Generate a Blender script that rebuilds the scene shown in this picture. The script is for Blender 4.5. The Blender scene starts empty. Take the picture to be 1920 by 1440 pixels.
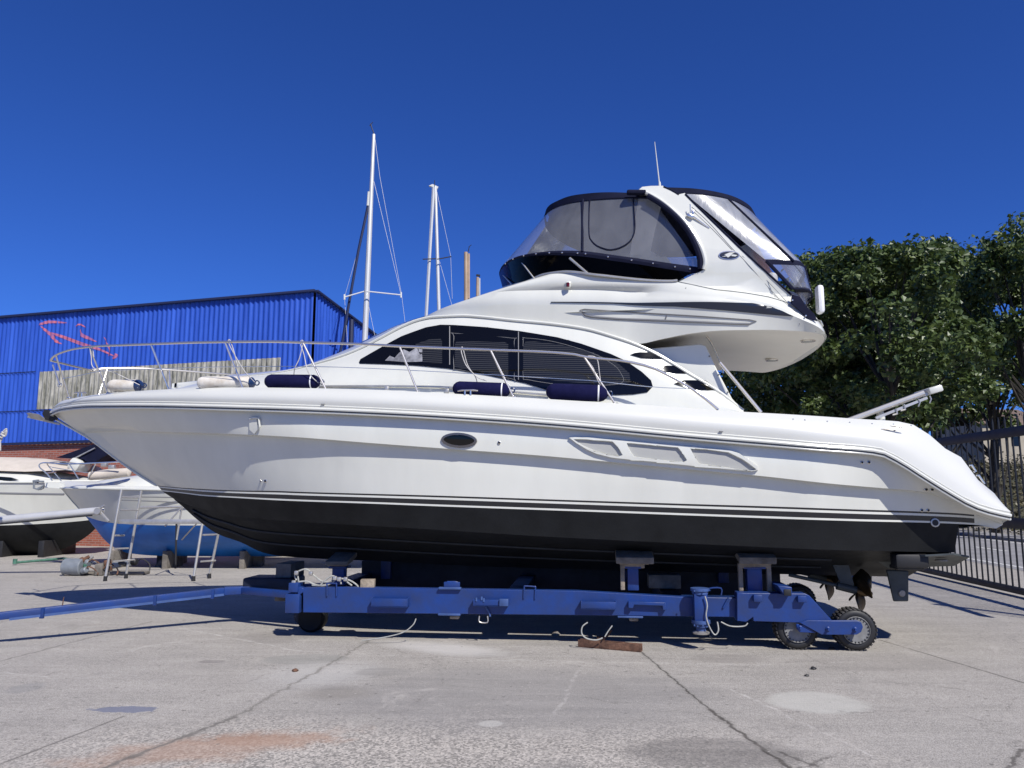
import bpy, bmesh, math, random
from math import sin, cos, pi, radians, sqrt, atan2
from mathutils import Vector, Matrix
from mathutils.geometry import tessellate_polygon
from mathutils.bvhtree import BVHTree
SC = bpy.context.scene
COL = SC.collection

# ------------------------------------------------------------ camera, sky, sun
F = 1442.0                       # focal length in photo pixels (1920 wide)
CAMZ = 1.75
PITCH = math.atan(205.0 / F)
cam_d = bpy.data.cameras.new('camera')
cam_d.sensor_width = 36.0
cam_d.lens = 36.0 * F / 1920.0
cam_d.clip_start = 0.05
cam_d.clip_end = 2000
cam = bpy.data.objects.new('camera', cam_d)
COL.objects.link(cam)
cam.location = (0, 0, CAMZ)
cam.rotation_euler = (pi / 2 + PITCH, 0, 0)
SC.camera = cam

TO_SUN = Vector((0.53, -0.87, 1.0)).normalized()
w = bpy.data.worlds.new('World')
SC.world = w
w.use_nodes = True
nt = w.node_tree
nt.nodes.clear()
sky = nt.nodes.new('ShaderNodeTexSky')
sky.sky_type = 'NISHITA'
sky.sun_disc = False
sky.sun_elevation = math.asin(TO_SUN.z)
sky.sun_rotation = math.atan2(TO_SUN.x, TO_SUN.y)
sky.altitude = 1500
sky.air_density = 1.0
sky.dust_density = 0.0
sky.ozone_density = 4.5
tint = nt.nodes.new('ShaderNodeMix'); tint.data_type = 'RGBA'; tint.blend_type = 'MULTIPLY'
tint.inputs[0].default_value = 1.0
tint.inputs[7].default_value = (0.33, 0.65, 1.44, 1)
bg = nt.nodes.new('ShaderNodeBackground')
bg.inputs['Strength'].default_value = 0.076
wo = nt.nodes.new('ShaderNodeOutputWorld')
nt.links.new(sky.outputs[0], tint.inputs[6])
nt.links.new(tint.outputs[2], bg.inputs['Color'])
nt.links.new(bg.outputs[0], wo.inputs['Surface'])
sl = bpy.data.lights.new('sun', 'SUN')
sl.energy = 5.0
sl.angle = radians(0.5)
sl.color = (1.0, 0.965, 0.91)
so = bpy.data.objects.new('sun', sl)
COL.objects.link(so)
so.location = (8, -10, 20)
so.rotation_euler = (-TO_SUN).to_track_quat('-Z', 'Y').to_euler()
SC.view_settings.view_transform = 'Standard'
SC.view_settings.look = 'None'
SC.view_settings.exposure = 0.10
SC.view_settings.gamma = 1.0
SC.cycles.max_bounces = 8
SC.cycles.diffuse_bounces = 2
SC.cycles.transparent_max_bounces = 16
SC.cycles.use_denoising = True

# ------------------------------------------------------------ pixel rays -> points on real planes
def ray(px, py):
    dx = px - 960.0; uy = 720.0 - py
    return Vector((dx, F * cos(PITCH) - uy * sin(PITCH), F * sin(PITCH) + uy * cos(PITCH)))
CAM = Vector((0, 0, CAMZ))
def on_ground(px, py, z=0.0):
    d = ray(px, py); t = (z - CAMZ) / d.z
    return CAM + d * t
def at_depth(px, py, Y):
    d = ray(px, py); return CAM + d * (Y / d.y)
def on_plane(px, py, P0, n):
    d = ray(px, py); t = (Vector(P0) - CAM).dot(n) / d.dot(n)
    return CAM + d * t
YAW = radians(6.0)
BO = Vector((0, 10.67, 0))
BU = Vector((cos(YAW), -sin(YAW), 0)); BV = Vector((sin(YAW), cos(YAW), 0))
def bp(px, py, yl=0.0):
    """photo pixel -> yacht-local point on the lengthwise plane y = yl"""
    d = ray(px, py)
    t = (yl - (CAM - BO).dot(BV)) / d.dot(BV)
    P = CAM + d * t - BO
    return Vector((P.dot(BU), yl, P.z))
def bps(px, py, wf):
    """same on the near side of a curved surface: y = -wf(x, z)"""
    y = -1.5
    for i in range(60):
        p = bp(px, py, y)
        y = 0.7 * y - 0.3 * wf(p.x, p.z)
    p = bp(px, py, y)
    return Vector((p.x, -wf(p.x, p.z), p.z))
def l2w(p): return BO + BU * p[0] + BV * p[1] + Vector((0, 0, p[2]))

# ------------------------------------------------------------ tagging
def tag(o, label=None, cat=None, group=None, kind=None):
    if label: o['label'] = label
    if cat: o['category'] = cat
    if group: o['group'] = group
    if kind: o['kind'] = kind
    return o
def empty(name, loc=(0, 0, 0), rz=0.0, **k):
    o = bpy.data.objects.new(name, None); COL.objects.link(o)
    o.location = loc; o.rotation_euler = (0, 0, rz); o.empty_display_size = 0.3
    return tag(o, **k)
def copy_tree(o, parent=None):
    c = o.copy(); COL.objects.link(c)
    if parent is not None: c.parent = parent
    for ch in [x for x in bpy.data.objects if x.parent == o]: copy_tree(ch, c)
    return c

# ------------------------------------------------------------ materials
def lin(c): return tuple((v / 12.92 if v <= 0.04045 else ((v + 0.055) / 1.055) ** 2.4) for v in c)
def mat(name, col, rough=0.5, metal=0.0, coat=0.0, noise=0.0, nscale=3.0, bump=0.0, bscale=60.0, spec=0.5, dirt=None, stretch=None, spots=None):
    m = bpy.data.materials.new(name); m.use_nodes = True
    t = m.node_tree; b = t.nodes['Principled BSDF']
    b.inputs['Base Color'].default_value = (*col, 1)
    b.inputs['Roughness'].default_value = rough
    b.inputs['Metallic'].default_value = metal
    b.inputs['Coat Weight'].default_value = coat
    b.inputs['Coat Roughness'].default_value = 0.06
    b.inputs['Specular IOR Level'].default_value = spec
    tc = t.nodes.new('ShaderNodeTexCoord')
    if noise > 0:
        n = t.nodes.new('ShaderNodeTexNoise'); n.inputs['Scale'].default_value = nscale
        n.inputs['Detail'].default_value = 6; n.inputs['Roughness'].default_value = 0.6
        if stretch:
            mp = t.nodes.new('ShaderNodeMapping'); mp.inputs['Scale'].default_value = stretch
            t.links.new(tc.outputs['Object'], mp.inputs[0]); t.links.new(mp.outputs[0], n.inputs['Vector'])
        else: t.links.new(tc.outputs['Object'], n.inputs['Vector'])
        r = t.nodes.new('ShaderNodeValToRGB')
        d = dirt or tuple(v * (1 - noise) for v in col)
        r.color_ramp.elements[0].color = (*d, 1); r.color_ramp.elements[0].position = 0.32
        r.color_ramp.elements[1].color = (*[min(1, v * (1 + noise * .25)) for v in col], 1); r.color_ramp.elements[1].position = 0.68
        t.links.new(n.outputs[0], r.inputs[0]); t.links.new(r.outputs[0], b.inputs['Base Color'])
        if spots:
            n3 = t.nodes.new('ShaderNodeTexNoise'); n3.inputs['Scale'].default_value = spots[0]; n3.inputs['Detail'].default_value = 9; n3.inputs['Roughness'].default_value = .75
            t.links.new(tc.outputs['Object'], n3.inputs['Vector'])
            m3 = t.nodes.new('ShaderNodeMapRange'); m3.inputs[1].default_value = spots[1]; m3.inputs[2].default_value = spots[1] + .04; t.links.new(n3.outputs[0], m3.inputs[0])
            mx = t.nodes.new('ShaderNodeMix'); mx.data_type = 'RGBA'; mx.inputs[7].default_value = (*spots[2], 1)
            t.links.new(m3.outputs[0], mx.inputs[0]); t.links.new(r.outputs[0], mx.inputs[6]); t.links.new(mx.outputs[2], b.inputs['Base Color'])
        mr = t.nodes.new('ShaderNodeMapRange'); mr.inputs[3].default_value = rough * 1.25; mr.inputs[4].default_value = rough * 0.8
        t.links.new(n.outputs[0], mr.inputs[0]); t.links.new(mr.outputs[0], b.inputs['Roughness'])
    if bump > 0:
        n2 = t.nodes.new('ShaderNodeTexNoise'); n2.inputs['Scale'].default_value = bscale; n2.inputs['Detail'].default_value = 5
        t.links.new(tc.outputs['Object'], n2.inputs['Vector'])
        bu = t.nodes.new('ShaderNodeBump'); bu.inputs['Strength'].default_value = bump; bu.inputs['Distance'].default_value = 0.02
        t.links.new(n2.outputs[0], bu.inputs['Height']); t.links.new(bu.outputs[0], b.inputs['Normal'])
    return m
M = {}
M['gel'] = mat('white_gelcoat', (0.665, 0.665, 0.595), 0.15, coat=0.25, noise=0.07, nscale=1.4, stretch=(1.6, 1.6, .35), spec=0.5)
M['gel2'] = mat('deck_gelcoat', (0.60, 0.60, 0.55), 0.35, coat=0.2, noise=0.04, nscale=1.5)
M['cream'] = mat('cream_gelcoat', (0.80, 0.76, 0.68), 0.4, noise=0.05, nscale=2)
M['recess'] = mat('shade_grey_gelcoat', (0.38, 0.38, 0.355), 0.45, noise=0.05, nscale=4)  # greyer than the hull: shade of the curved pockets put into the colour
M['pin'] = mat('grey_moulding', (0.18, 0.18, 0.18), 0.45)
M['blackline'] = mat('black_stripe', (0.012, 0.012, 0.013), 0.25, coat=0.3)
M['antifoul'] = mat('black_antifouling', (0.008, 0.009, 0.010), 0.62, noise=0.55, nscale=3.0, spots=(4.0, .68, (.022, .023, .022)), bump=0.08, bscale=40, spec=0.3)
M['antifoul_hi'] = mat('worn_antifouling', (0.014, 0.015, 0.016), 0.6, noise=0.4, nscale=6)
M['navy'] = mat('navy_canvas', (0.005, 0.007, 0.026), 0.8, noise=0.3, nscale=5, bump=0.25, bscale=300, spec=0.2)
M['navystripe'] = mat('navy_vinyl_stripe', (0.012, 0.016, 0.03), 0.3, coat=0.3)
M['steel'] = mat('polished_steel', (0.74, 0.70, 0.63), 0.24, metal=0.88)
M['alu'] = mat('dull_aluminium', (0.55, 0.53, 0.49), 0.42, metal=0.7, noise=0.2, nscale=8)
M['glass'] = mat('dark_tinted_glass', (0.004, 0.004, 0.004), 0.05, spec=0.4)
M['shadesteel'] = mat('shade_and_navy_steel', (0.010, 0.014, 0.03), 0.6, noise=0.4, nscale=6)  # under-hull shade painted into far beam and crossbeams; housing is dark navy
M['blackrub'] = mat('black_rubber', (0.015, 0.015, 0.016), 0.55, noise=0.3, nscale=10)
M['tyre'] = mat('dusty_tyre', (0.075, 0.070, 0.066), 0.8, noise=0.35, nscale=7, bump=0.3, bscale=80)
M['fender_w'] = mat('off_white_fender', (0.70, 0.67, 0.60), 0.5, noise=0.22, nscale=7, dirt=(0.50, 0.44, 0.35))
M['fender_b'] = mat('blue_fender_end', (0.012, 0.03, 0.09), 0.25, coat=0.3)
M['fender_n'] = mat('navy_fender_cover', (0.006, 0.0065, 0.045), 0.85, noise=0.25, nscale=8, bump=0.4, bscale=150, spec=0.15)
M['rope'] = mat('white_rope', (0.55, 0.53, 0.5), 0.8, noise=0.3, nscale=40)
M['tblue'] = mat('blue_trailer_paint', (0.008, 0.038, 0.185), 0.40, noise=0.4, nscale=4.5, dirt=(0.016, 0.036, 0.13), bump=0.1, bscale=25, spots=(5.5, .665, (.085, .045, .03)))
M['tblue_w'] = mat('worn_blue_paint', (0.05, 0.10, 0.27), 0.5, noise=0.35, nscale=5)
M['wood'] = mat('weathered_wood', (0.34, 0.28, 0.21), 0.85, noise=0.45, nscale=6, bump=0.5, bscale=30)
M['rust'] = mat('rusty_steel', (0.17, 0.085, 0.05), 0.85, noise=0.5, nscale=14, dirt=(0.06, 0.03, 0.02), bump=0.4, bscale=60)
M['concreteblock'] = mat('weathered_timber_block', (0.20, 0.18, 0.155), 0.9, noise=0.5, nscale=5, bump=0.4, bscale=30)
M['rudder'] = mat('grey_antifouled_metal', (0.06, 0.07, 0.07), 0.55, noise=0.3, nscale=7)
M['bronze'] = mat('dull_bronze', (0.10, 0.07, 0.04), 0.4, metal=0.8, noise=0.3, nscale=10)
M['zinc'] = mat('zinc_anode', (0.42, 0.38, 0.32), 0.6, noise=0.3, nscale=30)
M['upholstery'] = mat('white_vinyl_upholstery', (0.78, 0.78, 0.79), 0.5, noise=0.05, nscale=5)
M['hose'] = mat('grey_hose', (0.42, 0.42, 0.38), 0.5, noise=0.3, nscale=20)
M['blueanti'] = mat('blue_antifouling', (0.010, 0.14, 0.50), 0.45, noise=0.2, nscale=2.5)
M['tan'] = mat('tan_boat_cover', (0.56, 0.50, 0.42), 0.85, noise=0.15, nscale=3, bump=0.4, bscale=8)
M['mast'] = mat('aluminium_mast', (0.60, 0.60, 0.58), 0.4, metal=0.3, noise=0.1, nscale=3)
M['mastwood'] = mat('varnished_mast', (0.42, 0.30, 0.20), 0.5, noise=0.2, nscale=3)
M['fence'] = mat('black_fence_paint', (0.008, 0.009, 0.011), 0.5, noise=0.3, nscale=6)
M['green'] = mat('faded_green_paint', (0.06, 0.17, 0.12), 0.7, noise=0.4, nscale=12)
M['red'] = mat('faded_red_paint', (0.35, 0.05, 0.05), 0.6, noise=0.3, nscale=12)
M['greyplastic'] = mat('grey_plastic', (0.20, 0.22, 0.24), 0.35, noise=0.2, nscale=8)

def glass_mat(name, tintc, trans, white, gloss=0.10, rough=0.06, streak=0.0):
    """clear flexible vinyl: mostly see-through, a little white haze, some gloss"""
    m = bpy.data.materials.new(name); m.use_nodes = True; t = m.node_tree; t.nodes.clear()
    o = t.nodes.new('ShaderNodeOutputMaterial')
    tr = t.nodes.new('ShaderNodeBsdfTransparent'); tr.inputs[0].default_value = (*tintc, 1)
    df = t.nodes.new('ShaderNodeBsdfDiffuse'); df.inputs[0].default_value = (*white, 1)
    gl = t.nodes.new('ShaderNodeBsdfGlossy'); gl.inputs['Roughness'].default_value = rough; gl.inputs[0].default_value = (.9, .9, .9, 1)
    a = t.nodes.new('ShaderNodeMixShader'); b = t.nodes.new('ShaderNodeMixShader')
    tc = t.nodes.new('ShaderNodeTexCoord'); n = t.nodes.new('ShaderNodeTexNoise')
    mp = t.nodes.new('ShaderNodeMapping'); mp.inputs['Scale'].default_value = (0.8, 0.8, 0.35)
    mp.inputs['Rotation'].default_value = (0, 0.6, 0)
    t.links.new(tc.outputs['Object'], mp.inputs[0]); t.links.new(mp.outputs[0], n.inputs['Vector'])
    n.inputs['Scale'].default_value = 5; n.inputs['Detail'].default_value = 4; n.inputs['Distortion'].default_value = 1.2
    mr = t.nodes.new('ShaderNodeMapRange'); mr.inputs[1].default_value = 0.35; mr.inputs[2].default_value = 0.72
    mr.inputs[3].default_value = trans - streak * 0.3; mr.inputs[4].default_value = trans + streak
    t.links.new(n.outputs[0], mr.inputs[0])
    inv = t.nodes.new('ShaderNodeMath'); inv.operation = 'SUBTRACT'; inv.inputs[0].default_value = 1.0
    t.links.new(mr.outputs[0], inv.inputs[1]); t.links.new(inv.outputs[0], a.inputs[0])
    t.links.new(tr.outputs[0], a.inputs[1]); t.links.new(df.outputs[0], a.inputs[2])
    bu = t.nodes.new('ShaderNodeBump'); bu.inputs['Strength'].default_value = 0.25; bu.inputs['Distance'].default_value = 0.03
    t.links.new(n.outputs[0], bu.inputs['Height']); t.links.new(bu.outputs[0], gl.inputs['Normal'])
    fr = t.nodes.new('ShaderNodeFresnel'); fr.inputs[0].default_value = 1.5
    ad = t.nodes.new('ShaderNodeMath'); ad.operation = 'ADD'; ad.inputs[1].default_value = gloss - 0.04
    t.links.new(fr.outputs[0], ad.inputs[0]); t.links.new(ad.outputs[0], b.inputs[0])
    t.links.new(a.outputs[0], b.inputs[1]); t.links.new(gl.outputs[0], b.inputs[2])
    t.links.new(b.outputs[0], o.inputs[0])
    return m
M['vinyl'] = glass_mat('clear_vinyl', (0.82, 0.83, 0.86), 0.74, (0.42, 0.43, 0.45), 0.07, 0.08, streak=0.05)
M['vinyl2'] = glass_mat('hazy_clear_vinyl', (0.85, 0.86, 0.88), 0.60, (0.62, 0.64, 0.68), 0.10, 0.22, streak=0.12)
M['smoked'] = glass_mat('smoked_screen', (0.012, 0.010, 0.008), 0.97, (0.02, 0.02, 0.02), 0.0, 0.05)

def blind_mat():
    m = mat('window_blinds', (0.05, 0.05, 0.05), 0.12, coat=0.1)
    t = m.node_tree; b = t.nodes['Principled BSDF']
    tc = t.nodes.new('ShaderNodeTexCoord'); sp = t.nodes.new('ShaderNodeSeparateXYZ')
    t.links.new(tc.outputs['Object'], sp.inputs[0])
    mu = t.nodes.new('ShaderNodeMath'); mu.operation = 'MULTIPLY'; mu.inputs[1].default_value = 1 / 0.026
    fr = t.nodes.new('ShaderNodeMath'); fr.operation = 'FRACT'
    t.links.new(sp.outputs['Z'], mu.inputs[0]); t.links.new(mu.outputs[0], fr.inputs[0])
    r = t.nodes.new('ShaderNodeValToRGB'); r.color_ramp.elements[0].color = (0.008, 0.008, 0.008, 1); r.color_ramp.elements[0].position = 0.45
    r.color_ramp.elements[1].color = (0.04, 0.04, 0.038, 1); r.color_ramp.elements[1].position = 0.6
    t.links.new(fr.outputs[0], r.inputs[0]); t.links.new(r.outputs[0], b.inputs['Base Color'])
    return m
M['blind'] = blind_mat()
def brick_mat():
    m = mat('red_brick', (0.3, 0.1, 0.07), 0.9)
    t = m.node_tree; b = t.nodes['Principled BSDF']
    tc = t.nodes.new('ShaderNodeTexCoord')
    mp = t.nodes.new('ShaderNodeMapping'); mp.inputs['Rotation'].default_value = (pi / 2, 0, 0)
    br = t.nodes.new('ShaderNodeTexBrick'); br.inputs['Scale'].default_value = 1.0
    br.inputs['Brick Width'].default_value = 0.25; br.inputs['Row Height'].default_value = 0.075; br.inputs['Mortar Size'].default_value = 0.009
    br.inputs['Color1'].default_value = (0.36, 0.105, 0.065, 1); br.inputs['Color2'].default_value = (0.25, 0.07, 0.045, 1)
    br.inputs['Mortar'].default_value = (0.30, 0.22, 0.19, 1)
    t.links.new(tc.outputs['Object'], mp.inputs[0]); t.links.new(mp.outputs[0], br.inputs['Vector'])
    t.links.new(br.outputs[0], b.inputs['Base Color'])
    return m
M['brick'] = brick_mat()
def clad_mat():
    m = mat('blue_cladding', (0.022, 0.088, 0.47), 0.42, spec=0.4)
    t = m.node_tree; b = t.nodes['Principled BSDF']
    tc = t.nodes.new('ShaderNodeTexCoord'); mp = t.nodes.new('ShaderNodeMapping'); mp.inputs['Scale'].default_value = (1.6, 1.6, .16)
    n = t.nodes.new('ShaderNodeTexNoise'); n.inputs['Scale'].default_value = 1.5; n.inputs['Detail'].default_value = 8; n.inputs['Roughness'].default_value = 0.7
    t.links.new(tc.outputs['Object'], mp.inputs[0]); t.links.new(mp.outputs[0], n.inputs['Vector'])
    r = t.nodes.new('ShaderNodeValToRGB'); r.color_ramp.elements[0].color = (0.016, 0.062, 0.36, 1); r.color_ramp.elements[0].position = 0.36
    r.color_ramp.elements[1].color = (0.036, 0.11, 0.52, 1); r.color_ramp.elements[1].position = 0.64
    t.links.new(n.outputs[0], r.inputs[0]); t.links.new(r.outputs[0], b.inputs['Base Color'])
    return m
M['clad'] = clad_mat()
M['cladtrim'] = mat('dark_blue_trim', (0.012, 0.018, 0.06), 0.5)
def cement_mat():
    m = mat('grey_fibre_cement', (0.33, 0.32, 0.27), 0.9)
    t = m.node_tree; b = t.nodes['Principled BSDF']
    tc = t.nodes.new('ShaderNodeTexCoord'); mp = t.nodes.new('ShaderNodeMapping'); mp.inputs['Scale'].default_value = (3.5, 3.5, 0.6)
    n = t.nodes.new('ShaderNodeTexNoise'); n.inputs['Scale'].default_value = 2.2; n.inputs['Detail'].default_value = 8; n.inputs['Roughness'].default_value = 0.7
    t.links.new(tc.outputs['Object'], mp.inputs[0]); t.links.new(mp.outputs[0], n.inputs['Vector'])
    r = t.nodes.new('ShaderNodeValToRGB'); r.color_ramp.elements[0].color = (0.12, 0.12, 0.09, 1); r.color_ramp.elements[0].position = 0.38
    r.color_ramp.elements[1].color = (0.46, 0.44, 0.38, 1); r.color_ramp.elements[1].position = 0.62
    t.links.new(n.outputs[0], r.inputs[0]); t.links.new(r.outputs[0], b.inputs['Base Color'])
    return m
M['cement'] = cement_mat()
M['graffiti'] = mat('faded_red_spray_paint', (0.48, 0.12, 0.15), 0.8, noise=0.4, nscale=5, dirt=(0.24, 0.10, 0.26))
def leaf_mat(name, c1, c2):
    m = bpy.data.materials.new(name); m.use_nodes = True; t = m.node_tree; b = t.nodes['Principled BSDF']
    tc = t.nodes.new('ShaderNodeTexCoord'); n = t.nodes.new('ShaderNodeTexNoise'); n.inputs['Scale'].default_value = 1.7; n.inputs['Detail'].default_value = 5
    t.links.new(tc.outputs['Object'], n.inputs['Vector'])
    r = t.nodes.new('ShaderNodeValToRGB'); r.color_ramp.elements[0].color = (*c1, 1); r.color_ramp.elements[0].position = 0.35
    r.color_ramp.elements[1].color = (*c2, 1); r.color_ramp.elements[1].position = 0.68
    t.links.new(n.outputs[0], r.inputs[0]); t.links.new(r.outputs[0], b.inputs['Base Color'])
    b.inputs['Roughness'].default_value = 0.45
    tl = t.nodes.new('ShaderNodeBsdfTranslucent'); mx = t.nodes.new('ShaderNodeMixShader'); mx.inputs[0].default_value = 0.22
    t.links.new(r.outputs[0], tl.inputs[0]); t.links.new(b.outputs[0], mx.inputs[1]); t.links.new(tl.outputs[0], mx.inputs[2])
    t.links.new(mx.outputs[0], t.nodes['Material Output'].inputs[0])
    return m
M['leaf'] = leaf_mat('plane_tree_leaves', (0.030, 0.058, 0.014), (0.115, 0.155, 0.038))
M['leafdry'] = leaf_mat('dry_scrub_leaves', (0.05, 0.05, 0.025), (0.14, 0.12, 0.06))
M['bark'] = mat('tree_bark', (0.045, 0.04, 0.033), 0.9, noise=0.4, nscale=6, bump=0.6, bscale=20)

# ------------------------------------------------------------ mesh builder
def mesh_obj(name, verts, faces, material, parent=None, smooth=True, angle=35, label=None):
    me = bpy.data.meshes.new(name)
    me.from_pydata([tuple(v) for v in verts], [], faces)
    me.update()
    if material is not None: me.materials.append(material)
    if smooth:
        me.shade_smooth()
        me.set_sharp_from_angle(angle=radians(angle))
    o = bpy.data.objects.new(name, me); COL.objects.link(o)
    if parent is not None: o.parent = parent
    if label: o['label'] = label
    return o
def fix_normals(o):
    bm = bmesh.new(); bm.from_mesh(o.data)
    bmesh.ops.remove_doubles(bm, verts=bm.verts, dist=0.0002)
    bmesh.ops.recalc_face_normals(bm, faces=bm.faces)
    bm.to_mesh(o.data); bm.free()
    o.data.shade_smooth(); o.data.set_sharp_from_angle(angle=radians(35))
    return o
class MB:
    def __init__(s): s.v = []; s.f = []
    def add(s, vs, fs):
        b = len(s.v); s.v += [Vector(v) for v in vs]; s.f += [tuple(i + b for i in f) for f in fs]; return s
    def box(s, c, size, rot=None, bev=0.0):
        hx, hy, hz = size[0] / 2, size[1] / 2, size[2] / 2
        bev = min(bev, hx * .9, hy * .9, hz * .9)
        bm = bmesh.new(); bmesh.ops.create_cube(bm, size=1.0)
        for v in bm.verts: v.co = Vector((v.co.x * 2 * hx, v.co.y * 2 * hy, v.co.z * 2 * hz))
        if bev > 0: bmesh.ops.bevel(bm, geom=bm.edges[:], offset=bev, segments=2, affect='EDGES', profile=0.5)
        R = rot.to_matrix() if rot is not None else Matrix.Identity(3)
        bm.verts.index_update()
        s.add([R @ v.co + Vector(c) for v in bm.verts], [tuple(v.index for v in f.verts) for f in bm.faces]); bm.free(); return s
    def beam(s, a, b, wy, wz, bev=0.0, up=Vector((0, 0, 1))):
        a = Vector(a); b = Vector(b); d = (b - a); L = d.length; x = d.normalized(); y = up.cross(x).normalized(); z = x.cross(y)
        R = Matrix((x, y, z)).transposed()
        return s.box((a + b) / 2, (L, wy, wz), rot=R.to_quaternion(), bev=bev)
    def tube(s, pts, r, n=8, caps=True, closed=False):
        pts = [Vector(p) for p in pts]; N = len(pts)
        rr = r if hasattr(r, '__len__') else [r] * N
        T = []
        for i in range(N):
            a = pts[(i - 1) % N] if (closed or i > 0) else pts[0]
            b = pts[(i + 1) % N] if (closed or i < N - 1) else pts[-1]
            t = (b - a); T.append(t.normalized() if t.length > 1e-9 else Vector((0, 0, 1)))
        up = Vector((0, 0, 1)) if abs(T[0].z) < 0.9 else Vector((0, 1, 0))
        nrm = (up - T[0] * up.dot(T[0])).normalized(); vs = []
        for i in range(N):
            nrm = (nrm - T[i] * nrm.dot(T[i]))
            nrm = nrm.normalized() if nrm.length > 1e-6 else T[i].orthogonal().normalized()
            bn = T[i].cross(nrm)
            for k in range(n):
                a = 2 * pi * k / n; vs.append(pts[i] + (nrm * cos(a) + bn * sin(a)) * rr[i])
        fs = []
        for i in range(N if closed else N - 1):
            j = (i + 1) % N
            for k in range(n):
                l = (k + 1) % n; fs.append((i * n + k, i * n + l, j * n + l, j * n + k))
        if caps and not closed: fs += [tuple(range(n))[::-1], tuple((N - 1) * n + k for k in range(n))]
        return s.add(vs, fs)
    def lathe(s, o, axis, prof, n=24):
        """prof: (distance along axis, radius)"""
        o = Vector(o); ax = Vector(axis).normalized(); a = ax.orthogonal().normalized(); b = ax.cross(a); vs = []; fs = []
        for (h, r) in prof:
            for k in range(n):
                t = 2 * pi * k / n; vs.append(o + ax * h + (a * cos(t) + b * sin(t)) * max(r, 1e-4))
        for i in range(len(prof) - 1):
            for k in range(n):
                l = (k + 1) % n; fs.append((i * n + k, i * n + l, (i + 1) * n + l, (i + 1) * n + k))
        fs += [tuple(range(n))[::-1], tuple((len(prof) - 1) * n + k for k in range(n))]
        return s.add(vs, fs)
    def prism(s, poly, off):
        """closed polygon (list of Vectors) extruded by vector off"""
        n = len(poly); poly = [Vector(p) for p in poly]; off = Vector(off)
        tris = tessellate_polygon([poly])
        vs = poly + [p + off for p in poly]; fs = [tuple(t) for t in tris] + [tuple(i + n for i in t[::-1]) for t in tris]
        fs += [(i, (i + 1) % n, (i + 1) % n + n, i + n) for i in range(n)]
        return s.add(vs, fs)
    def grid(s, rows, closed=False, flip=False):
        m = len(rows); n = len(rows[0]); vs = [p for r in rows for p in r]; fs = []
        for i in range(m - 1):
            for k in range(n if closed else n - 1):
                l = (k + 1) % n; q = (i * n + k, i * n + l, (i + 1) * n + l, (i + 1) * n + k); fs.append(q[::-1] if flip else q)
        return s.add(vs, fs)
    def mirror(s):
        return s.add([Vector((v.x, -v.y, v.z)) for v in s.v], [f[::-1] for f in s.f])
    def build(s, name, material, parent=None, smooth=True, angle=35, label=None, fix=True):
        o = mesh_obj(name, s.v, s.f, material, parent, smooth, angle, label)
        if fix:
            bm = bmesh.new(); bm.from_mesh(o.data)
            bmesh.ops.recalc_face_normals(bm, faces=bm.faces); bm.to_mesh(o.data); bm.free()
            if smooth: o.data.shade_smooth(); o.data.set_sharp_from_angle(angle=radians(angle))
        return o
def dense(pl, step=9.0, closed=False):
    out = []; n = len(pl)
    for i in range(n if closed else n - 1):
        a = pl[i]; b = pl[(i + 1) % n]; k = max(1, int(math.hypot(b[0] - a[0], b[1] - a[1]) / step))
        out += [(a[0] + (b[0] - a[0]) * j / k, a[1] + (b[1] - a[1]) * j / k) for j in range(k)]
    if not closed: out.append(pl[-1])
    return out
def spline(pts, n=8, closed=False):
    pts = [Vector(p) for p in pts]; N = len(pts); out = []
    for i in range(N if closed else N - 1):
        p0 = pts[(i - 1) % N] if (closed or i > 0) else pts[0]; p1 = pts[i]; p2 = pts[(i + 1) % N]
        p3 = pts[(i + 2) % N] if (closed or i < N - 2) else pts[-1]
        for k in range(n):
            t = k / n
            out.append(0.5 * ((2 * p1) + (p2 - p0) * t + (2 * p0 - 5 * p1 + 4 * p2 - p3) * t * t + (3 * p1 - p0 - 3 * p2 + p3) * t ** 3))
    if not closed: out.append(pts[-1])
    return out
def pchip(xs, ys):
    n = len(xs); h = [xs[i + 1] - xs[i] for i in range(n - 1)]; d = [(ys[i + 1] - ys[i]) / h[i] for i in range(n - 1)]
    m = [0] * n; m[0] = d[0]; m[-1] = d[-1]
    for i in range(1, n - 1):
        if d[i - 1] * d[i] <= 0: m[i] = 0
        else:
            w1 = 2 * h[i] + h[i - 1]; w2 = h[i] + 2 * h[i - 1]; m[i] = (w1 + w2) / (w1 / d[i - 1] + w2 / d[i])
    def f(x):
        if x <= xs[0]: return ys[0] + m[0] * (x - xs[0])
        if x >= xs[-1]: return ys[-1] + m[-1] * (x - xs[-1])
        lo = 0; hi = n - 1
        while hi - lo > 1:
            q = (lo + hi) // 2
            if xs[q] <= x: lo = q
            else: hi = q
        t = (x - xs[lo]) / h[lo]; H = h[lo]
        return ((1 + 2 * t) * (1 - t) ** 2 * ys[lo] + t * (1 - t) ** 2 * H * m[lo] + t * t * (3 - 2 * t) * ys[hi] + t * t * (t - 1) * H * m[hi])
    return f
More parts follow.
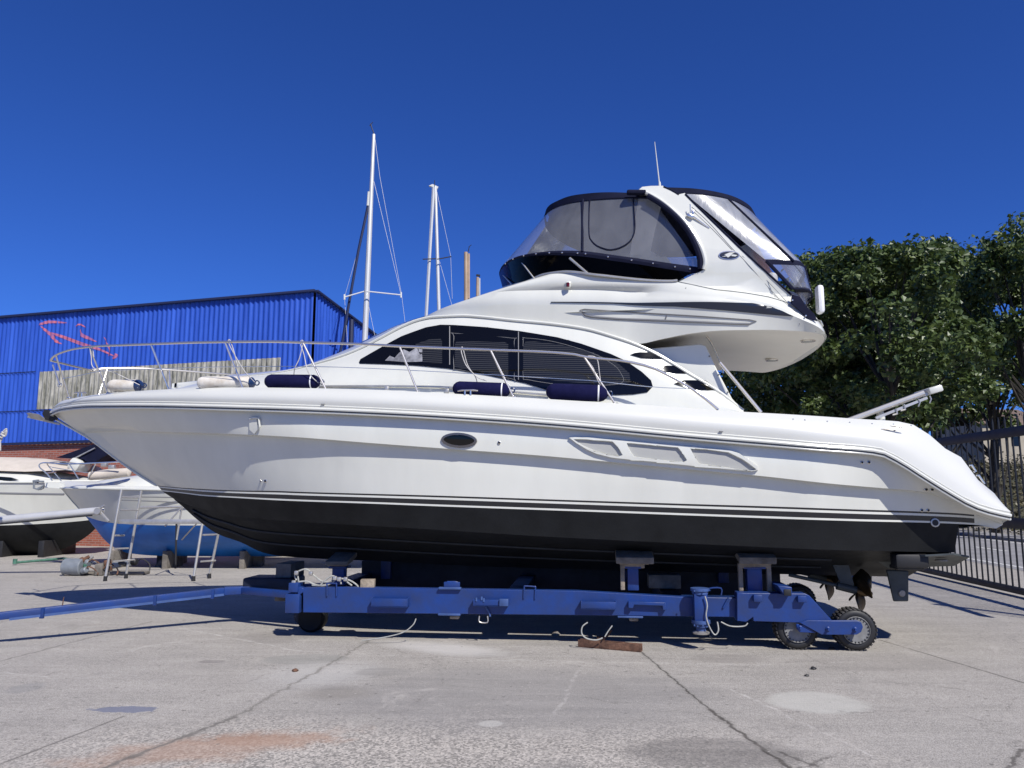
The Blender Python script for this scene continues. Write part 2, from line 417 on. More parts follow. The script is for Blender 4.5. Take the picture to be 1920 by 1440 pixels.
class Row:
    """a lengthwise line of a moulded shell: height z(x) read along the side, half breadth w(x)"""
    def __init__(s, pxs, wf):
        s.wf = wf
        P = sorted([bps(a, b, lambda x, z: wf(x)) for a, b in pxs], key=lambda p: p.x)
        q = [P[0]]
        for p in P[1:]:
            if p.x - q[-1].x > 0.004: q.append(p)
        s.x0 = q[0].x; s.x1 = q[-1].x; s.z = pchip([p.x for p in q], [p.z for p in q])
    def at(s, x): return Vector((x, -s.wf(x), s.z(x)))
    def shifted(s, dz=0.0, dw=0.0, x0=None, x1=None):
        r = Row.__new__(Row); r.x0 = s.x0 if x0 is None else x0; r.x1 = s.x1 if x1 is None else x1
        r.z = lambda x: s.z(x) + dz
        r.wf = lambda x: max(0.0, s.wf(x) + (dw(x) if callable(dw) else dw) * min(1, s.wf(x) / 0.15))
        return r
def lerp_row(a, b, t, bulge=0.0):
    r = Row.__new__(Row); r.x0 = a.x0 + (b.x0 - a.x0) * t; r.x1 = a.x1 + (b.x1 - a.x1) * t
    r.pa = a; r.pb = b; r.t = t; r.bulge = bulge
    return r
def sample(row, u):
    if hasattr(row, 'pa'):
        A = sample(row.pa, u); B = sample(row.pb, u); p = A.lerp(B, row.t)
        if row.bulge:
            s_ = min(1, -p.y / 0.5); p.y -= row.bulge * 4 * row.t * (1 - row.t) * s_
            if p.y > 0: p.y = 0
        return p
    return row.at(row.x0 + (row.x1 - row.x0) * u)
def us(n, pw0=1.8, pw1=1.0):
    out = []
    for i in range(n + 1):
        t = i / n
        out.append(t ** pw0 if pw1 == 1.0 else (1 - (1 - t ** pw0) ** pw1))
    return out
class Shell:
    """several rows; gives side lines, builds mirrored mesh and answers half breadth at (x, z)"""
    def __init__(s, rows, U): s.rows = rows; s.U = U
    def lines(s): return [[sample(r, u) for u in s.U] for r in s.rows]
    def build(s, name, material, parent, mirror=True, **k):
        mb = MB(); mb.grid(s.lines())
        if mirror: mb.mirror()
        o = mb.build(name, material, parent, fix=False, **k)
        fix_normals(o)
        s.bvh = BVHTree.FromPolygons([v.co.copy() for v in o.data.vertices], [tuple(p.vertices) for p in o.data.polygons])
        return o
    bvh = None
    def W(s, x, z):
        if s.bvh is not None:
            h = s.bvh.ray_cast(Vector((x, -6, z)), Vector((0, 1, 0)), 6.0)[0]
            if h is not None: return -h.y
        pts = []
        for r in s.rows:
            rr = r
            u = (x - rr.x0) / max(1e-6, rr.x1 - rr.x0); u = min(1, max(0, u))
            p = sample(rr, u); pts.append((p.z, -p.y))
        for i in range(len(pts) - 1):
            (z0, w0), (z1, w1) = pts[i], pts[i + 1]
            if min(z0, z1) <= z <= max(z0, z1) and abs(z1 - z0) > 1e-6:
                t = (z - z0) / (z1 - z0); return w0 + (w1 - w0) * t
        a = max(pts, key=lambda q: q[0]); b = min(pts, key=lambda q: q[0])
        return a[1] if z > a[0] else b[1]
def pw(W, x0, L, p=2.0, q=0.85):
    """half breadth growing from 0 at x0 to W over length L"""
    def f(x):
        s_ = (x - x0) / L
        if s_ <= 0: return 0.0
        if s_ >= 1: return W
        return W * (1 - (1 - s_) ** p) ** q
    return f
def skin(name, pxpoly, wf, thick, material, parent, holes=(), smooth_n=0, step=0.12, mirror=False, inset=0.0, sink=0.004, label=None):
    """plate laid on a moulded side: outline in the photo -> points on the surface, real thickness outward"""
    def P(poly, k):
        pts = [bps(a, b, wf) for a, b in poly]
        pts = [Vector((p.x, 0, p.z)) for p in pts]
        return spline(pts, k, closed=True) if k else pts
    loops = [P(pxpoly, smooth_n)] + [P(h, smooth_n) for h in holes]
    flat = [v for l in loops for v in l]
    tris = tessellate_polygon(loops)
    bm = bmesh.new(); bv = [bm.verts.new(v) for v in flat]
    for t in tris:
        try: bm.faces.new([bv[i] for i in t])
        except ValueError: pass
    xs = [v.x for v in flat]; zs = [v.z for v in flat]
    x = min(xs) + step
    while x < max(xs):
        bmesh.ops.bisect_plane(bm, geom=bm.verts[:] + bm.edges[:] + bm.faces[:], plane_co=(x, 0, 0), plane_no=(1, 0, 0)); x += step
    z = min(zs) + step
    while z < max(zs):
        bmesh.ops.bisect_plane(bm, geom=bm.verts[:] + bm.edges[:] + bm.faces[:], plane_co=(0, 0, z), plane_no=(0, 0, 1)); z += step
    bmesh.ops.recalc_face_normals(bm, faces=bm.faces)
    base = bm.faces[:]
    for f in base:
        if f.normal.y > 0: f.normal_flip()
    ret = bmesh.ops.extrude_face_region(bm, geom=base)
    top = [v for v in ret['geom'] if isinstance(v, bmesh.types.BMVert)]
    tset = set(top)
    for v in bm.verts:
        ww = wf(v.co.x, v.co.z)
        v.co.y = -(ww + thick) if v in tset else -(ww - sink)
    if inset > 0:
        # chamfer: pull border verts of the top inward
        bm.normal_update()
        for v in top:
            side = [f for f in v.link_faces if not all(q in tset for q in f.verts)]
            if side:
                n = Vector((0, 0, 0))
                for f in side: n += Vector((f.normal.x, 0, f.normal.z))
                if n.length > 1e-6: v.co -= n.normalized() * inset
    bmesh.ops.recalc_face_normals(bm, faces=bm.faces)
    if mirror:
        d = bmesh.ops.duplicate(bm, geom=bm.verts[:] + bm.edges[:] + bm.faces[:])['geom']
        for v in d:
            if isinstance(v, bmesh.types.BMVert): v.co.y *= -1
        bmesh.ops.reverse_faces(bm, faces=[f for f in d if isinstance(f, bmesh.types.BMFace)])
    me = bpy.data.meshes.new(name); bm.to_mesh(me); bm.free(); me.materials.append(material)
    me.shade_smooth(); me.set_sharp_from_angle(angle=radians(30))
    o = bpy.data.objects.new(name, me); COL.objects.link(o); o.parent = parent
    if label: o['label'] = label
    return o
def mir(o):
    c = o.copy(); c.data = o.data.copy(); COL.objects.link(c)
    for v in c.data.vertices: v.co.y *= -1
    c.data.flip_normals(); c.parent = o.parent
    return c
# ============================================================ GROUND
def ground_mat():
    m = bpy.data.materials.new('yard_concrete'); m.use_nodes = True; t = m.node_tree; b = t.nodes['Principled BSDF']
    N = t.nodes.new; Lk = t.links.new
    tc = N('ShaderNodeTexCoord'); pos = tc.outputs['Object']
    def math_(op, a, b_=None, c=None):
        n = N('ShaderNodeMath'); n.operation = op
        for i, v in enumerate((a, b_, c)):
            if v is None: continue
            if isinstance(v, (int, float)): n.inputs[i].default_value = v
            else: Lk(v, n.inputs[i])
        return n.outputs[0]
    def noise(sc, det=5, rough=.6, dist=0, vec=None):
        n = N('ShaderNodeTexNoise'); n.inputs['Scale'].default_value = sc; n.inputs['Detail'].default_value = det
        n.inputs['Roughness'].default_value = rough; n.inputs['Distortion'].default_value = dist
        Lk(vec or pos, n.inputs['Vector']); return n
    def ramp(v, stops):
        r = N('ShaderNodeValToRGB'); e = r.color_ramp.elements
        for i, (p, c) in enumerate(stops):
            if i < 2: e[i].position = p; e[i].color = (*c, 1)
            else:
                q = e.new(p); q.color = (*c, 1)
        Lk(v, r.inputs[0]); return r.outputs[0]
    def mix(f, a, b_, mode='MIX'):
        n = N('ShaderNodeMix'); n.data_type = 'RGBA'; n.blend_type = mode
        for i, v in ((0, f), (6, a), (7, b_)):
            if isinstance(v, (int, float)): n.inputs[i].default_value = v
            elif isinstance(v, tuple): n.inputs[i].default_value = (*v, 1)
            else: Lk(v, n.inputs[i])
        return n.outputs[2]
    n1 = noise(0.35, 6, .6, .4); n2 = noise(2.2, 7, .7); n3 = noise(22, 4, .7); n4 = noise(90, 2, .6)
    col = ramp(n1.outputs[0], [(.40, (.225, .217, .205)), (.60, (.41, .396, .367))])
    col = mix(.5, col, ramp(n2.outputs[0], [(.40, (.205, .20, .187)), (.60, (.47, .455, .425))]))
    col = mix(.5, col, ramp(n3.outputs[0], [(.42, (.19, .185, .174)), (.58, (.47, .455, .425))]))
    col = mix(.5, col, ramp(n4.outputs[0], [(.43, (.15, .146, .138)), (.57, (.51, .495, .465))]))
    # exposed aggregate towards the camera
    sp = N('ShaderNodeSeparateXYZ'); Lk(pos, sp.inputs[0]); X = sp.outputs[0]; Y = sp.outputs[1]
    vor = N('ShaderNodeTexVoronoi'); vor.inputs['Scale'].default_value = 62; Lk(pos, vor.inputs['Vector'])
    peb = ramp(vor.outputs['Color'], [(.25, (.13, .125, .115)), (.8, (.66, .62, .56))])
    wob = noise(1.3, 5, .65)
    def ellipse(px, py, rx, ry, rot=0.0, soft=.35, wamp=.9, ns=None):
        g = on_ground(px, py)
        dx = math_('SUBTRACT', X, g.x); dy = math_('SUBTRACT', Y, g.y)
        c, s_ = cos(rot), sin(rot)
        u = math_('DIVIDE', math_('ADD', math_('MULTIPLY', dx, c), math_('MULTIPLY', dy, s_)), rx)
        v = math_('DIVIDE', math_('SUBTRACT', math_('MULTIPLY', dy, c), math_('MULTIPLY', dx, s_)), ry)
        r = math_('SQRT', math_('ADD', math_('MULTIPLY', u, u), math_('MULTIPLY', v, v)))
        r = math_('ADD', r, math_('MULTIPLY', math_('SUBTRACT', (ns or wob).outputs[0], .5), wamp))
        mr = N('ShaderNodeMapRange'); mr.interpolation_type = 'SMOOTHSTEP'
        mr.inputs[1].default_value = 1 - soft; mr.inputs[2].default_value = 1 + soft; mr.inputs[3].default_value = 1; mr.inputs[4].default_value = 0
        Lk(r, mr.inputs[0]); return mr.outputs[0]
    def seg(p, q, wd, soft=.5, wn=None, wa=.12):
        a = on_ground(*p); c_ = on_ground(*q); d = (c_ - a); L = d.length; d.normalize()
        dx = math_('SUBTRACT', X, a.x); dy = math_('SUBTRACT', Y, a.y)
        al = math_('ADD', math_('MULTIPLY', dx, d.x), math_('MULTIPLY', dy, d.y))
        ac = math_('ADD', math_('MULTIPLY', dx, -d.y), math_('MULTIPLY', dy, d.x))
        if wn is not None: ac = math_('ADD', ac, math_('MULTIPLY', math_('SUBTRACT', wn.outputs[0], .5), wa))
        ov = math_('MAXIMUM', math_('MULTIPLY', al, -1), math_('SUBTRACT', al, L)); ov = math_('MAXIMUM', ov, 0)
        r = math_('SQRT', math_('ADD', math_('MULTIPLY', ac, ac), math_('MULTIPLY', ov, ov)))
        mr = N('ShaderNodeMapRange'); mr.interpolation_type = 'SMOOTHSTEP'
        mr.inputs[1].default_value = wd * (1 - soft); mr.inputs[2].default_value = wd * (1 + soft); mr.inputs[3].default_value = 1; mr.inputs[4].default_value = 0
        Lk(r, mr.inputs[0]); return mr.outputs[0]
    def mul(a, k): return math_('MULTIPLY', a, k)

    agg = math_('MULTIPLY', ellipse(900, 1450, 2.6, 1.15, soft=.5, wamp=1.6), .5)
    col = mix(agg, col, peb)
    agg2 = math_('MULTIPLY', ellipse(450, 1420, 2.0, .9, soft=.6), .35); col = mix(agg2, col, peb)
    # large darker worn panel, oil stains, pale patches, rust
    col = mix(mul(ellipse(960, 1305, 1.75, 1.05, soft=.35), .50), col, (.20, .20, .205))
    col = mix(mul(ellipse(1345, 1412, .62, .30, soft=.25), .62), col, (.13, .125, .12))
    col = mix(mul(ellipse(1370, 1235, .38, .22), .5), col, (.20, .19, .18))
    col = mix(mul(ellipse(1640, 1245, .9, .35), .28), col, (.18, .17, .16))
    col = mix(mul(ellipse(515, 1195, .45, .35), .45), col, (.20, .19, .18))
    col = mix(mul(ellipse(1530, 1316, .40, .34, rot=-.35, soft=.16, wamp=.7), math_('ADD', .35, mul(n2.outputs[0], .5))), col, (.50, .51, .48))
    col = mix(mul(ellipse(920, 1357, .09, .08, soft=.2), .6), col, (.5, .5, .48))
    col = mix(mul(ellipse(830, 1215, .75, .28, rot=-.5, soft=.5), .6), col, (.58, .58, .57))
    col = mix(mul(ellipse(600, 1262, .5, .55, soft=.6), .4), col, (.52, .53, .53))
    col = mix(mul(ellipse(575, 1235, .48, .26, rot=.1, soft=.1), .5), col, (.215, .225, .215))
    col = mix(mul(ellipse(720, 1260, .28, .18, soft=.2), .5), col, (.22, .22, .215))
    col = mix(mul(ellipse(630, 1300, .3, .22, soft=.6), .45), col, (.16, .15, .13))
    rustn = noise(3.5, 6, .7)
    col = mix(mul(ellipse(395, 1402, .75, .26, rot=.35, soft=.5, wamp=2.4, ns=rustn), .5), col, (.36, .20, .12))
    col = mix(mul(ellipse(500, 1388, .50, .12, rot=.05, soft=.5, wamp=2.4, ns=rustn), .45), col, (.34, .20, .13))
    col = mix(mul(ellipse(238, 1330, .26, .10, rot=.0, soft=.07, wamp=1.5, ns=noise(9, 3, .6)), .75), col, (.07, .10, .20))
    col = mix(mul(ellipse(48, 1290, .16, .2, soft=.2), .4), col, (.20, .21, .22))
    col = mix(mul(ellipse(398, 1240, .13, .08, soft=.1), .6), col, (.14, .13, .13))
    # joints and cracks
    brk_n = noise(5, 5, .7); bmr = N('ShaderNodeMapRange'); bmr.inputs[1].default_value = .42; bmr.inputs[2].default_value = .56; Lk(brk_n.outputs[0], bmr.inputs[0]); brk = bmr.outputs[0]
    cn = noise(6, 6, .75); cn2 = noise(3, 4, .6)
    for p, q, wd, wa, k, c in (((1190, 1212), (1330, 1330), .010, .10, .95, (.05, .047, .042)), ((1330, 1330), (1485, 1445), .016, .14, .95, (.045, .04, .035)),
                               ((1485, 1445), (1600, 1560), .016, .12, .9, (.05, .045, .04)),
                               ((1650, 1200), (1925, 1282), .010, .05, .9, (.07, .065, .06)),
                               ((232, 1343), (-40, 1448), .008, .03, .8, (.08, .075, .07)),
                               ((700, 1198), (440, 1345), .014, .22, .6, (.12, .115, .10)), ((440, 1345), (170, 1450), .022, .22, .75, (.10, .095, .085)),
                               ((285, 1165), (-20, 1245), .010, .16, .7, (.12, .115, .105)),
                               ((1530, 1437), (1460, 1410), .012, .15, .8, (.06, .055, .05)), ((1890, 1445), (1915, 1405), .014, .12, .8, (.06, .055, .05)),
                               ((1485, 1445), (1560, 1420), .010, .2, .7, (.07, .065, .06))):
        col = mix(mul(seg(p, q, wd * 2.6, .6, cn, wa * 1.0), k * .35), col, (.18, .175, .16))
        col = mix(mul(seg(p, q, wd, .6, cn, wa), k), col, c)
    for p, q, wd, k in (((1375, 1293), (1480, 1345), .016, .55), ((1480, 1345), (1690, 1440), .012, .5), ((340, 1178), (560, 1220), .022, .5), ((560, 1220), (960, 1240), .014, .35), ((1090, 1250), (1040, 1340), .016, .3),
                        ((960, 1237), (1420, 1247), .02, .28), ((1310, 1250), (1600, 1240), .02, .22), ((0, 1262), (90, 1268), .012, .5)):
        col = mix(mul(math_('MULTIPLY', seg(p, q, wd, .7, cn2, .16), brk), k), col, (.60, .59, .57))
    # small dark specks and pale chips
    v2 = N('ShaderNodeTexVoronoi'); v2.inputs['Scale'].default_value = 5.5; Lk(pos, v2.inputs['Vector'])
    sp2 = math_('LESS_THAN', math_('ADD', v2.outputs['Distance'], mul(math_('SUBTRACT', n3.outputs[0], .5), .12)), .085)
    col = mix(mul(sp2, .65), col, (.09, .085, .08))
    v3 = N('ShaderNodeTexVoronoi'); v3.inputs['Scale'].default_value = 9; 
    mp3 = N('ShaderNodeMapping'); mp3.inputs['Location'].default_value = (3.3, 1.7, 0); Lk(pos, mp3.inputs[0]); Lk(mp3.outputs[0], v3.inputs['Vector'])
    sp3 = math_('LESS_THAN', math_('ADD', v3.outputs['Distance'], mul(math_('SUBTRACT', n3.outputs[0], .5), .16)), .075)
    col = mix(mul(sp3, .5), col, (.60, .58, .55))
    ve = N('ShaderNodeTexVoronoi'); ve.feature = 'DISTANCE_TO_EDGE'; ve.inputs['Scale'].default_value = .55
    wv = N('ShaderNodeVectorMath'); wv.operation = 'ADD'; sc_n = N('ShaderNodeVectorMath'); sc_n.operation = 'SCALE'; sc_n.inputs['Scale'].default_value = .35
    nn_ = noise(2.2, 6, .7); Lk(nn_.outputs['Color'], sc_n.inputs[0]); Lk(pos, wv.inputs[0]); Lk(sc_n.outputs[0], wv.inputs[1]); Lk(wv.outputs[0], ve.inputs['Vector'])
    hair = math_('LESS_THAN', ve.outputs['Distance'], .0035)
    col = mix(math_('MULTIPLY', mul(hair, .45), brk), col, (.10, .095, .088))
    # darker tyre-rubbed and damp blotches, pale cement dust
    bl = noise(.8, 7, .72, 1.2); blr = N('ShaderNodeMapRange'); blr.inputs[1].default_value = .56; blr.inputs[2].default_value = .66; Lk(bl.outputs[0], blr.inputs[0])
    col = mix(mul(blr.outputs[0], .35), col, (.19, .186, .18))
    bl2 = noise(1.4, 7, .75, .8); blr2 = N('ShaderNodeMapRange'); blr2.inputs[1].default_value = .58; blr2.inputs[2].default_value = .68; Lk(bl2.outputs[0], blr2.inputs[0])
    col = mix(mul(blr2.outputs[0], .4), col, (.54, .52, .49))
    # long wiping marks
    mpw = N('ShaderNodeMapping'); mpw.inputs['Scale'].default_value = (.35, 3.2, 1); mpw.inputs['Rotation'].default_value = (0, 0, .12); Lk(pos, mpw.inputs[0])
    nw = noise(1.6, 6, .65, .6, mpw.outputs[0])
    col = mix(.16, col, ramp(nw.outputs[0], [(.35, (.20, .195, .185)), (.68, (.50, .48, .45))]))
    col = mix(1.0, col, (1.03, .99, .94), 'MULTIPLY'); Lk(col, b.inputs['Base Color']); b.inputs['Roughness'].default_value = .9; b.inputs['Specular IOR Level'].default_value = .25
    hs = math_('ADD', mul(n3.outputs[0], .6), mul(n4.outputs[0], .5)); hs = math_('ADD', hs, mul(vor.outputs['Distance'], .25))
    bu = N('ShaderNodeBump'); bu.inputs['Strength'].default_value = .45; bu.inputs['Distance'].default_value = .012
    Lk(hs, bu.inputs['Height']); Lk(bu.outputs[0], b.inputs['Normal'])
    return m
def sheet(name, pts, z, m, kind='structure'):
    o = mesh_obj(name, [Vector((p[0], p[1], z)) for p in pts], [tuple(range(len(pts)))], m, smooth=False)
    o['kind'] = kind; return o
sheet('ground', [(-400, -60), (400, -60), (400, 700), (-400, 700)], 0.0, ground_mat())
M['asphalt'] = mat('pale_worn_asphalt', (.27, .265, .27), .9, noise=.25, nscale=1.2, bump=.3, bscale=60)
M['roadpaint'] = mat('road_paint', (.62, .62, .60), .8, noise=.2, nscale=5)
# fence line direction
FA = Vector((8.62, 12.9, 0)); FD = Vector((0.085, 1.0, 0)).normalized(); FN = Vector((FD.y, -FD.x, 0))
def fl(s, off=0.0, z=0.0): return FA + FD * s + FN * off + Vector((0, 0, z))
rd = [fl(-20, 2.6), fl(-20, 8.4), fl(90, 8.4), fl(90, 2.6)]
sheet('road', [(p.x, p.y) for p in rd], 0.004, M['asphalt'])
ln = MB()
for o_ in (3.0, 5.5, 8.0):
    s_ = -20
    while s_ < 80:
        L_ = 100 if o_ != 5.5 else 2.0
        a, b_ = fl(s_, o_ - .07), fl(s_, o_ + .07); c_, d_ = fl(s_ + L_, o_ + .07), fl(s_ + L_, o_ - .07)
        ln.add([Vector((p.x, p.y, .008)) for p in (a, b_, c_, d_)], [(0, 1, 2, 3)]); s_ += 4.5 if o_ == 5.5 else 100
rm = ln.build('road_marking', M['roadpaint'], smooth=False); rm['kind'] = 'structure'
# pavement with kerb beyond the road
mb = MB().box((fl(30, 9.1).x, fl(30, 9.1).y, .06), (110, 1.3, .12), rot=Matrix.Rotation(atan2(FD.y, FD.x), 3, 'Z').to_quaternion(), bev=.02)
pv = mb.build('pavement', M['asphalt']); pv['kind'] = 'structure'

# ============================================================ FENCE
fence = empty('steel_fence', FA, 0, label='tall black steel bar fence at the right edge of the boatyard', cat='fence')
def floc(s, off, z): return FD * s + FN * off + Vector((0, 0, z))
for z, h, wd in ((2.80, .17, .06), (1.24, .18, .07), (0.10, .10, .12)):
    MB().beam(floc(-4, 0, z), floc(26, 0, z), wd, h, bev=.006).build('rail', M['fence'], fence)
bar0 = MB().tube([Vector((0, 0, .1)), Vector((0, 0, 3.02)), Vector((0, 0, 3.10))], [.016, .016, .003], 8).build('bar', M['fence'], fence)
s_ = -3.4; k = 0
while k < 98:
    o = bar0 if k == 0 else bar0.copy()
    if k: COL.objects.link(o)
    o.location = floc(s_ + k * .2, 0, 0); k += 1
p0 = MB().box((0, 0, 1.5), (.10, .10, 3.0), bev=.008).build('post', M['fence'], fence)
for i, s2 in enumerate((-2.9, 7.0, 10.0, 13.0, 16.0)):
    o = p0 if i == 0 else p0.copy()
    if i: COL.objects.link(o)
    o.location = floc(s2, -.05, 0)

# ============================================================ BANK BEYOND THE ROAD
def bank_z(s2, off):
    j = max(0, off - 9.7) / 1.5
    return 3.3 * (1 - math.exp(-(j / 2.4) ** 1.5)) * (1 + .12 * sin(s2 * .13 + 1))
def bank():
    random.seed(5); rows = []
    for i in range(46):
        r = []; s2 = -10 + i * 3.2
        for j in range(15):
            off = 13.4 + j * 1.6; z = max(-.02, 3.0 * (1 - math.exp(-((j) / 4.2) ** 1.6))) * (1 + .25 * sin(s2 * .13 + 1)) + (random.random() - .5) * .25 * min(1, j)
            p = fl(s2, off); r.append(Vector((p.x, p.y, z)))
        rows.append(r)
    m = mat('dry_grass_bank', (.13, .11, .06), .95, noise=.6, nscale=.9, dirt=(.035, .05, .02), bump=.9, bscale=5)
    o = MB().grid(rows).build('hillside', m); o['kind'] = 'structure'
bank()
def leaves(n, pos_fn, size, rnd):
    vs = []; fs = []
    for i in range(n):
        p, out = pos_fn()
        nrm = (Vector((rnd.uniform(-1, 1), rnd.uniform(-1, 1), rnd.uniform(-.3, 1))) + out * .5).normalized()
        a = nrm.orthogonal().normalized(); a = Matrix.Rotation(rnd.uniform(0, 6.28), 3, nrm) @ a; b_ = nrm.cross(a)
        s2 = size * rnd.uniform(.6, 1.35); k = len(vs)
        vs += [p - a * s2 * .55, p + b_ * s2 * .42 - a * .1 * s2 + nrm * s2 * .12, p + a * s2 * .6, p - b_ * s2 * .42 - a * .1 * s2 + nrm * s2 * .12]
        fs.append((k, k + 1, k + 2, k + 3))
    return vs, fs
# scrub along the bank: nobody could count it
rnd = random.Random(11)
def scrub():
    s2 = rnd.uniform(12, 85); off = rnd.uniform(10.0, 24)
    z = bank_z(s2, off)
    cl = (sin(s2 * 1.7 + off) + sin(off * 2.3 + s2 * .6)) * .25 + .5
    p = fl(s2, off); return Vector((p.x, p.y, z + abs(rnd.gauss(0, .35)) * max(.1, cl) * 1.6)), Vector((0, 0, 1))
v_, f_ = leaves(40000, scrub, .15, rnd)
o = mesh_obj('scrub', v_, f_, M['leafdry'], smooth=False); o['kind'] = 'stuff'; tag(o, 'dry scrub and low bushes covering the bank beyond the fence', 'scrub')
# retaining wall piece and small far buildings on the bank
def far_house(px_, py_, Y, w_, h_, d_, wallc, roofc, lab):
    p = at_depth(px_, py_, Y)
    root = empty('far_house', (p.x, Y, p.z), .2, label=lab, cat='house')
    MB().box((0, 0, h_ / 2 - 2), (w_, d_, h_ + 4), bev=.0).build('wall', mat('render_wall', wallc, .9, noise=.2, nscale=1), root)
    MB().prism([Vector((-w_ / 2 - .4, -d_ / 2 - .3, h_)), Vector((w_ / 2 + .4, -d_ / 2 - .3, h_)), Vector((w_ / 2, 0, h_ + 1.5)), Vector((-w_ / 2, 0, h_ + 1.5))], (0, .05, 0)).prism([Vector((-w_ / 2 - .4, d_ / 2 + .3, h_)), Vector((w_ / 2 + .4, d_ / 2 + .3, h_)), Vector((w_ / 2, 0.05, h_ + 1.5)), Vector((-w_ / 2, 0.05, h_ + 1.5))], (0, .05, 0)).build('roof', mat('tile_roof', roofc, .9, noise=.3, nscale=3), root)
    for i in (-1, 0, 1):
        MB().box((i * w_ * .3, -d_ / 2 - .02, h_ * .55), (w_ * .12, .06, h_ * .35)).build('window', M['glass'], root)
far_house(1858, 862, 62, 6, 2.6, 5, (.36, .32, .25), (.17, .12, .09), 'small ochre house on the bank behind the tree trunk')
far_house(1915, 868, 70, 8, 3.0, 6, (.38, .35, .30), (.16, .12, .10), 'low beige house on the bank at the right edge')

# ============================================================ TREES
def make_tree(seed, H, R, nleaf, clumps):
    rnd = random.Random(seed)
    tb = MB(); trunk = []
    lean = Vector((rnd.uniform(-.06, .06), rnd.uniform(-.06, .06), 1))
    p = Vector((0, 0, -.1)); 
    for i in range(8):
        trunk.append(p.copy()); p += lean * (H * .62 / 7) + Vector((rnd.uniform(-.12, .12), rnd.uniform(-.12, .12), 0))
    tb.tube(trunk, [.24 - .022 * i for i in range(8)], 10)
    cl = []
    for k in range(clumps):
        h = .38 + .62 * rnd.random() ** .75; 
        rr = R * (0.55 + .55 * sin(max(0, min(1, (h - .3) / .4)) * pi / 2)) * (1.0 if h < .72 else max(.15, sqrt(max(0, 1 - ((h - .72) / .30) ** 2))))
        a = rnd.uniform(0, 2 * pi); q = rr * sqrt(rnd.uniform(.12, 1.0))
        cl.append(Vector((cos(a) * q, sin(a) * q, H * h + rnd.uniform(-.3, .3))))
    for c in cl:
        if rnd.random() < .40:
            t0 = max(1, min(6, int((c.z / H - .22) / .62 * 7))); s0 = trunk[t0]
            mid_ = s0.lerp(c, .5) + Vector((rnd.uniform(-.2, .2), rnd.uniform(-.2, .2), rnd.uniform(-.35, .1)))
            tb.tube(spline([s0, mid_, c], 3), [.075, .065, .055, .045, .034, .022, .012], 5)
    w_ = [rnd.uniform(.5, 1.3) for _ in cl]
    radii = [rnd.uniform(.35, .85) for _ in cl]
    idx = list(range(len(cl)))
    def pos():
        i = rnd.choices(idx, w_)[0]; r = radii[i]
        d = Vector((rnd.gauss(0, 1), rnd.gauss(0, 1), rnd.gauss(0, .75)));
        if d.length < 1e-3: d = Vector((0, 0, 1))
        d2 = d.normalized() * r * (rnd.random() ** .45)
        return cl[i] + d2, d.normalized()
    v_, f_ = leaves(nleaf, pos,   .175, rnd)
    return tb, v_, f_
tree_src = []
for i, (seed, H, R, nl, nc) in enumerate(((3, 10.5, 2.7, 15000, 64), (8, 11.2, 2.8, 16000, 66), (21, 9.8, 3.0, 24000, 100))):
    tb, v_, f_ = make_tree(seed, H, R, nl, nc)
    root = empty('plane_tree', (0, 0, 0), 0)
    tb.build('trunk', M['bark'], root)
    mesh_obj('crown', v_, f_, M['leaf'], root, smooth=False)
    tree_src.append(root)
spots = [  # distance along / off the fence, source, photo row of the crown top, heading, label
    (16.6, 9.9, 1, 402, .3, 'tallest leafy tree, cut by the right edge of the picture'),
    (21.3, 10.2, 0, 446, 1.9, 'leafy tree whose trunk stands behind the fence rails right of the stern'),
    (27.0, 10.4, 2, 432, 4.0, 'leafy tree of the far row just right of the gangway tip'),
    (9.1, 1.5, 1, 440, 5.1, 'leafy tree of the near row directly above the stern gangway'),
    (12.6, 1.5, 2, 462, .9, 'leafy tree right beside the white case on the flybridge'),
    (16.5, 1.4, 1, 530, 3.3, 'leafy tree mostly hidden behind the flybridge overhang'),
    (21.0, 1.4, 2, 610, 5.8, 'dark leafy tree seen under the flybridge overhang beside the cabin wing'),
]
for i, (s2, off, si, yt, hd, lab) in enumerate(spots):
    first = i in (0, 1, 2)
    if first: t = tree_src[{0: 1, 1: 0, 2: 2}[i]]
    else: t = copy_tree(tree_src[si])
    p = fl(s2, off); zb = bank_z(s2, off) if off > 9.7 else 0.0
    hz = (CAMZ - zb + (925 - yt) * p.y / F) / ((10.5, 11.2, 9.8)[si] + .7)
    t.location = (p.x, p.y, zb); t.rotation_euler = (0, 0, hd); t.scale = (max(.9, hz ** .5), max(.9, hz ** .5), hz)
    tag(t, lab, 'tree', group='leafy trees in two rows beyond the fence')

# ============================================================ BLUE SHED
C0 = Vector((-6.3, 23.9, 0)); SD = Vector((-12.0, 3.6, 0)).normalized(); SN = Vector((-SD.y, SD.x, 0)) * 1.0
if SN.y > 0: SN = -SN
S2 = -SN   # direction the side wall runs, away from the camera
shed = empty('blue_shed', C0, 0, label='large blue corrugated metal shed on a red brick base, with red graffiti', cat='shed')
def sl_(s, z, off=0.0): return SD * s + SN * off + Vector((0, 0, z))
def s2_(s, z, off=0.0): return S2 * s - SD * off + Vector((0, 0, z))
EH = 8.05; BZ = 3.55
def shed_uv(px_, py_):
    p = on_plane(px_, py_, C0, SN) - C0; return p.dot(SD), p.z
def corr(u): return .022 * math.tanh(2.2 * sin(2 * pi * u / .19)) 
def corrugated(s0, s1, z0f, z1f, off, fn, step=.19 / 6):
    n = int((s1 - s0) / step); lo, hi = [], []
    for i in range(n + 1):
        s = s0 + (s1 - s0) * i / n; c = corr(s) + off
        lo.append(fn(s, z0f(s), c)); hi.append(fn(s, z1f(s), c))
    return MB().grid([lo, hi])
eave = shed_uv(0, 597)[1]; EH = (shed_uv(0, 597)[1] + shed_uv(580, 548)[1]) / 2
